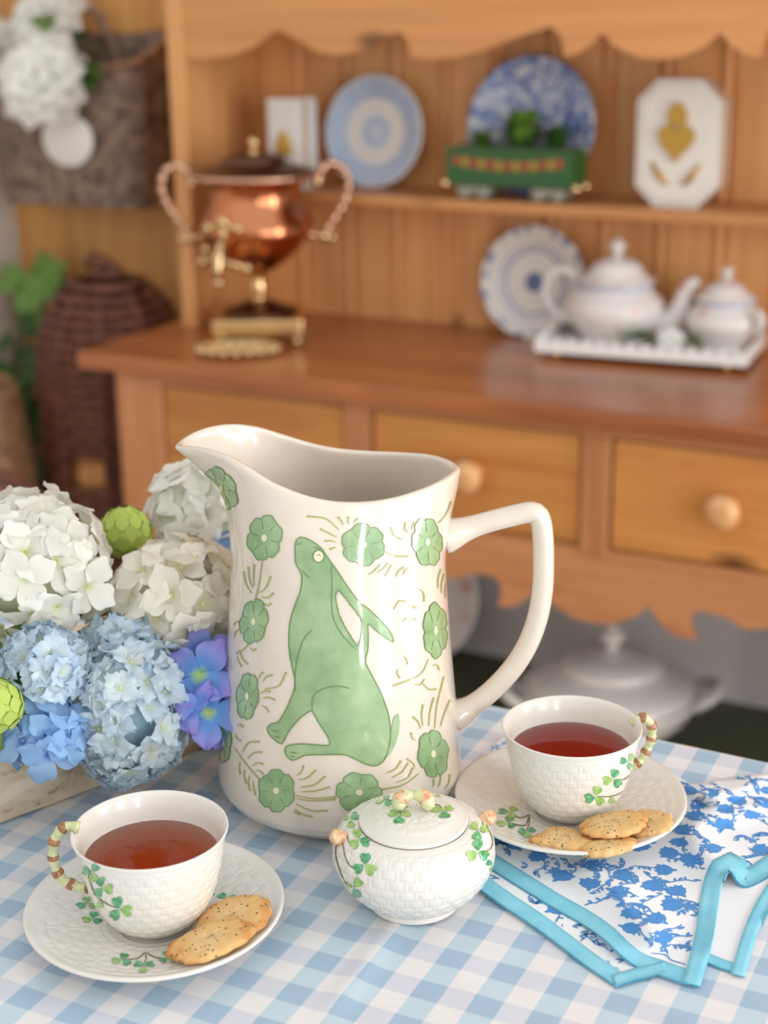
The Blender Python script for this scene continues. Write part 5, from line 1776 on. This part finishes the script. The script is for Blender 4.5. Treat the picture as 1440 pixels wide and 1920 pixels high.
for sd in (-1, 1):
    pts_ = spl([sd * kx * 1.15 - FW * 0.0035 + [0, 0, 0.0592], sd * kx * 1.2 - FW * 0.001 + [0, 0, 0.0625], sd * kx * 0.95 + [0, 0, 0.0655], sd * kx * 0.35 + [0, 0, 0.0668], [0, 0, 0.0664]], 22)
    V, F = tube(pts_, np.interp(np.linspace(0, 1, 22), [0, 0.12, 0.45, 0.75, 1], [0.0012, 0.0040, 0.0048, 0.0036, 0.0026]), 14)
    mi = [1 if 8 < (min(f) // 14) < 15 else 0 for f in F]
    kb = mobj('twig_knob', V, F, [M['twig_green'], M['bud_pink']], ld, midx=mi)
for s in (-1, 1):
    p = RT * s * 0.0405 + FW * s * 0.009 + np.array([0, 0, 0.0455])
    d = RT * s * 0.85 + FW * s * 0.15 + np.array([0, 0, 0.5]); d /= np.linalg.norm(d)
    V, F = tube(spl([p - d * 0.003, p + d * 0.0025, p + d * 0.0052, p + d * 0.0072], 18), np.interp(np.linspace(0, 1, 18), [0, 0.5, 0.85, 1], [0.0040, 0.0048, 0.0036, 0.0006]), 14)
    mobj('bud_handle', V, F, M['bud_pink'], sb)
S_b = Surf(np.array(BV[:110 * 324]) + BA, gridf(110, 324)); S_l = Surf(np.array(LV) + BA, LF)
for x_, y_, L_, r_ in ((673, 1574, 19, 0.3), (684, 1622, 21, 0.6), (663, 1664, 19, 1.2), (657, 1537, 15, -0.6), (897, 1557, 17, 1.8), (896, 1597, 20, 2.6), (924, 1622, 12, 1.6)):
    shamrock(S_b, sb, x_, y_, L_, r_, 1.0)
for x_, y_, L_, r_ in ((749, 1530, 21, 1.6), (831, 1521, 20, 1.4), (722, 1501, 17, 3.0), (812, 1488, 15, 0.2)):
    shamrock(S_l, ld, x_, y_, L_, r_, 0.6)
Zb = lambda pts: [(600 + x / 4, 1450 + y / 4) for x, y in pts]
for pts in ([(200, 460), (225, 525), (285, 512)], [(165, 490), (190, 620), (235, 700), (325, 708)], [(130, 500), (120, 620), (180, 800), (240, 855)], [(1215, 350), (1235, 440), (1205, 440)], [(1245, 380), (1292, 500), (1270, 572), (1195, 586)]):
    vine(S_b, sb, Zb(pts), 2.2)
for pts in ([(660, 248), (605, 275), (600, 315)], [(820, 232), (890, 240), (920, 280)], [(600, 212), (540, 208), (500, 195)]):
    vine(S_l, ld, Zb(pts), 2.2)

# ------------------------------------------------------------------ biscuits
def biscuit(px, py, z, rx, ry, spin, tilt, seed, label, group):
    rs_ = np.random.default_rng(seed)
    c = onz(px, py, z)
    n = 90
    a = np.linspace(0, 2 * PI, n, endpoint=False)
    k = 1 + 0.03 * np.cos(13 * a) + sum(rs_.normal(0, 0.05) * np.cos((q + 2) * a + rs_.uniform(0, 6)) for q in range(3))
    lv = [(0.0, -0.0018), (0.90, -0.0021), (0.99, -0.0012), (1.0, 0.0), (0.985, 0.0012), (0.90, 0.0022), (0.6, 0.0025), (0.3, 0.0026), (0.0, 0.0026)]
    V = []
    for q, zz in lv:
        qq = max(q, 0.01)
        dimple = 0.0004 * np.sin(a * 6 + q * 9) if zz > 0.002 and q < 0.9 else 0
        V.append(np.stack([rx * k * qq * np.cos(a), ry * k * qq * np.sin(a), zz + dimple + 0 * a], 1))
    F = gridf(len(lv), n) + [tuple(range(n - 1, -1, -1)), tuple(range((len(lv) - 1) * n, len(lv) * n))]
    o = mobj('biscuit', np.vstack(V), F, M['biscuit'])
    o.location = Vector([float(v) for v in c])
    o.rotation_euler = (Matrix.Rotation(tilt[0], 3, Vector(RT)) @ Matrix.Rotation(tilt[1], 3, Vector(FW)) @ Matrix.Rotation(spin, 3, 'Z')).to_euler()
    return tag(o, label, 'biscuit', group)


gL, gR = 'biscuits on the left saucer', 'biscuits on the right saucer'
biscuit(438, 1722, TABLE + 0.0185, 0.0205, 0.0175, PHI + 0.4, (0.16, -0.24), 3, 'seeded biscuit at the back, nearer the pitcher, on the left saucer', gL)
biscuit(396, 1764, TABLE + 0.0195, 0.0235, 0.0150, PHI + 0.45, (0.02, -0.16), 5, 'seeded biscuit in front, overlapping the other, on the left saucer', gL)
biscuit(1140, 1588, TABLE + 0.0190, 0.0185, 0.0100, PHI + 0.35, (-0.12, -0.04), 7, 'lowest seeded biscuit, mostly hidden under two others, on the right saucer', gR)
biscuit(1061, 1575, TABLE + 0.0175, 0.0205, 0.0135, PHI - 0.05, (-0.14, 0.05), 8, 'leftmost oval biscuit on the right saucer', gR)
biscuit(1218, 1545, TABLE + 0.0195, 0.0135, 0.0150, PHI + 0.2, (-0.02, -0.2), 9, 'rightmost biscuit, tucked behind another, on the right saucer', gR)
biscuit(1152, 1546, TABLE + 0.0235, 0.0210, 0.0140, PHI + 0.12, (-0.06, -0.08), 10, 'topmost biscuit leaning against the right cup', gR)

# ------------------------------------------------------------------ flowered napkin
def ridge(x, y, ax, ay, bx, by, amp, w, w2=None):
    d = np.array([bx - ax, by - ay], float); L = np.hypot(*d); d /= L
    s = (x - ax) * d[0] + (y - ay) * d[1]
    q = -(x - ax) * d[1] + (y - ay) * d[0]
    ww = w if (w2 is None or q < 0) else w2
    e = np.clip(min(s, L - s) / 40 + 0.3, 0, 1)
    return amp * math.exp(-(q / ww) ** 2) * e


def h_main(x, y):
    h = 0.0016
    out = max(0.0, 1 - math.hypot((x - 1073) / 250, (y - 1505) / 128))   # pressed flat beneath the saucer
    k = 1.0 if out <= 0 else max(0.0, 1 - out * 5)
    h += k * ridge(x, y, 1075, 1590, 1245, 1770, 0.0085, 38, 26)
    h += k * ridge(x, y, 1290, 1560, 1370, 1650, 0.009, 30, 20)
    h += k * ridge(x, y, 1230, 1470, 1350, 1500, 0.011, 24, 14)
    h += k * ridge(x, y, 1330, 1500, 1440, 1460, 0.008, 22, 14)
    h += k * ridge(x, y, 1240, 1560, 1450, 1500, 0.006, 30, 18)
    h += k * ridge(x, y, 1150, 1640, 1330, 1700, 0.003, 30)
    h += k * ridge(x, y, 1180, 1800, 1100, 1735, 0.0035, 20)
    h += k * ridge(x, y, 1372, 1632, 1330, 1800, 0.0045, 16)
    h += k * ridge(x, y, 1410, 1665, 1480, 1580, -0.001, 20)
    return max(h, 0.0014)


E_main = [(1312, 1848), (1275, 1840), (1235, 1826), (1195, 1812), (1165, 1790), (1130, 1757), (1090, 1730), (1040, 1702), (985, 1668), (940, 1640), (895, 1612)]
R_main = [(1500, 1600), (1455, 1632), (1425, 1652), (1400, 1662), (1385, 1655), (1373, 1636), (1364, 1632), (1352, 1660), (1345, 1700), (1338, 1750), (1326, 1800), (1312, 1848)]
B_main = [(868, 1580), (862, 1500), (880, 1440), (922, 1398), (940, 1380), (1000, 1372), (1100, 1385), (1190, 1425), (1230, 1442), (1262, 1452), (1295, 1470), (1345, 1462), (1395, 1452), (1445, 1449), (1500, 1447)]
nap_main = E_main + B_main + R_main[:-1]
nap_low = [(885, 1655), (940, 1695), (1000, 1735), (1050, 1772), (1100, 1810), (1155, 1848), (1195, 1836), (1250, 1822), (1290, 1790), (1280, 1700), (1200, 1640), (1050, 1600), (930, 1600)]
nap_side = [(1318, 1800), (1345, 1812), (1396, 1830), (1404, 1800), (1418, 1755), (1440, 1705), (1475, 1650), (1500, 1610), (1440, 1590), (1370, 1590), (1330, 1650)]
nap0 = onz(1150, 1650, TZ)
nap = empty('floral_napkin', (nap0[0], nap0[1], TABLE), 'folded white cotton napkin with blue flowers and turquoise border', 'napkin')


def binding(edge, width, side, hfun, lift=0.0006):
    """folded turquoise tape sewn along an edge of the cloth"""
    E_ = np.array(edge, float)
    n = max(24, int(np.linalg.norm(np.diff(E_, axis=0), axis=1).sum() / 6))
    Q = lin(E_, n) if len(E_) < 4 else spl(E_, n)
    T_ = np.gradient(Q, axis=0); T_ /= np.linalg.norm(T_, axis=1, keepdims=True)
    N_ = side * np.stack([-T_[:, 1], T_[:, 0]], 1)
    rows = []
    for k in (-0.06, 0.0, 0.35, 0.7, 1.0):
        R_ = Q + N_ * (np.asarray(width) * k)
        rows.append([onz(x, y, TABLE + hfun(*np.clip((x, y), 0, 3000)) + (lift if k >= 0 else -0.0002)) for x, y in R_])
    V = np.array(rows).reshape(-1, 3)
    o = mobj('border', V, gridf(5, n, False), M['turquoise'], nap, True)
    up_faces(o)
    md = o.modifiers.new('thickness', 'SOLIDIFY'); md.thickness = 0.0008; md.offset = -1
    return Q


def up_faces(o):
    bm = bmesh.new(); bm.from_mesh(o.data); bm.normal_update()
    fl2 = [f for f in bm.faces if f.normal.z < 0]
    if fl2: bmesh.ops.reverse_faces(bm, faces=fl2)
    bm.to_mesh(o.data); bm.free()


def cloth_sheet(poly, hfun, edges, grid=9):
    P = np.array(poly, float)
    V2, F2 = fill_poly(lin(np.vstack([P, P[:1]]), max(60, int(len(P) * 7)))[:-1], grid)
    W3 = np.array([onz(x, y, TABLE + hfun(x, y)) for x, y in V2])
    o = mobj('cloth_layer', W3, F2, M['cotton'], nap, True)
    up_faces(o)
    md = o.modifiers.new('thickness', 'SOLIDIFY'); md.thickness = 0.0006; md.offset = -1
    for q_, (e, w_, sd) in enumerate(edges): binding(e, w_, sd, hfun, 0.0006 + 0.0008 * q_)
    return P, [np.array(e, float) for e, w_, sd in edges]


layers = []
flat_h = lambda x, y: 0.0009
side_h = lambda x, y: 0.0009 + ridge(x, y, 1440, 1600, 1400, 1700, 0.001, 30)
layers.append((cloth_sheet(nap_low, flat_h, [(nap_low[0:6], 27, -1), (nap_low[5:8], 22, -1)]), flat_h, 27))
layers.append((cloth_sheet(nap_side, side_h, [(nap_side[0:3], 17, -1), (nap_side[2:8], 26, -1)]), side_h, 26))
layers.append((cloth_sheet(nap_main, h_main, [(E_main, 27, 1), (R_main, 34, 1)]), h_main, 30))

# printed sprigs, drawn flat on the cloth and following its folds
def motif(kind):
    if kind == 'flower':
        pts = [(-0.05, -0.62), (0.05, -0.62), (0.10, -0.40), (0.30, -0.30), (0.50, -0.02), (0.44, 0.12), (0.54, 0.34), (0.33, 0.33), (0.24, 0.50), (0.06, 0.40), (-0.10, 0.54), (-0.24, 0.36), (-0.50, 0.40), (-0.44, 0.12), (-0.50, -0.04), (-0.30, -0.30), (-0.10, -0.40)]
    else:
        pts = [(0, -0.5), (0.16, -0.2), (0.2, 0.1), (0.0, 0.5), (-0.18, 0.12), (-0.14, -0.2)]
    P = np.array(pts)
    return np.vstack([P.mean(0), P]), [(0, 1 + i, 1 + (i + 1) % len(P)) for i in range(len(P))]


MF, ML = motif('flower'), motif('leaf')
for (P, E_), hf, bw_ in (layers[0], layers[2]):
    V, F = [], []

    def stamp(v2, f2, cx, cy, rot, s):
        pts = []
        for x, y in v2:
            wx_, wy_ = cx + s * (x * math.cos(rot) - y * math.sin(rot)), cy + s * (x * math.sin(rot) + y * math.cos(rot))
            px, py = pr((wx_, wy_, TABLE))
            if not inside(P, px, py) or min(seg_dist(e, px, py, False) for e in E_) < bw_: return
            pts.append(onz(px, py, TABLE + hf(px, py) + 0.00035))
        o = len(V)
        V.extend(pts); F.extend([tuple(i + o for i in f) for f in f2])
    cs = np.array([onz(x, y, TABLE) for x, y in P])
    x0, y0 = cs[:, :2].min(0); x1, y1 = cs[:, :2].max(0)
    G = 0.0168
    i = 0
    for gx in np.arange(x0, x1, G):
        for gy in np.arange(y0, y1, G):
            i += 1
            cx, cy = gx + random.uniform(-0.003, 0.003) + (0.5 * G if i % 2 else 0) * 0.5, gy + random.uniform(-0.003, 0.003)
            rot = random.uniform(0, 2 * PI)
            if random.random() < 0.78: stamp(MF[0], MF[1], cx, cy, rot, random.uniform(0.0105, 0.0135))
            # a curling vine with little leaves
            t0 = random.uniform(0, 2 * PI)
            q = [(cx + 0.0055 * math.cos(t0), cy + 0.0055 * math.sin(t0))]
            t = t0
            for k in range(7):
                t += random.uniform(-0.7, 0.9)
                q.append((q[-1][0] + 0.0031 * math.cos(t), q[-1][1] + 0.0031 * math.sin(t)))
                if k % 2 == 0 or random.random() < 0.5:
                    stamp(ML[0], ML[1], q[-1][0] + 0.0016 * math.cos(t + 1.5), q[-1][1] + 0.0016 * math.sin(t + 1.5), t + random.uniform(0, 3), random.uniform(0.0035, 0.0058))
            sv, sf = stroke2d(np.array(q) * 1000, 1.0, 0.8, 10)
            for f in sf: stamp(np.array([sv[i_] for i_ in f]) / 1000, [(0, 1, 2, 3)], 0, 0, 0, 1)
    if F:
        o = mobj('printed_flowers', np.array(V), F, M['print'], nap, True, False)
        o['kind'] = 'stuff'
        bm = bmesh.new(); bm.from_mesh(o.data); bm.normal_update()
        fl2 = [f for f in bm.faces if f.normal.z < 0]
        if fl2: bmesh.ops.reverse_faces(bm, faces=fl2)
        bm.to_mesh(o.data); bm.free()
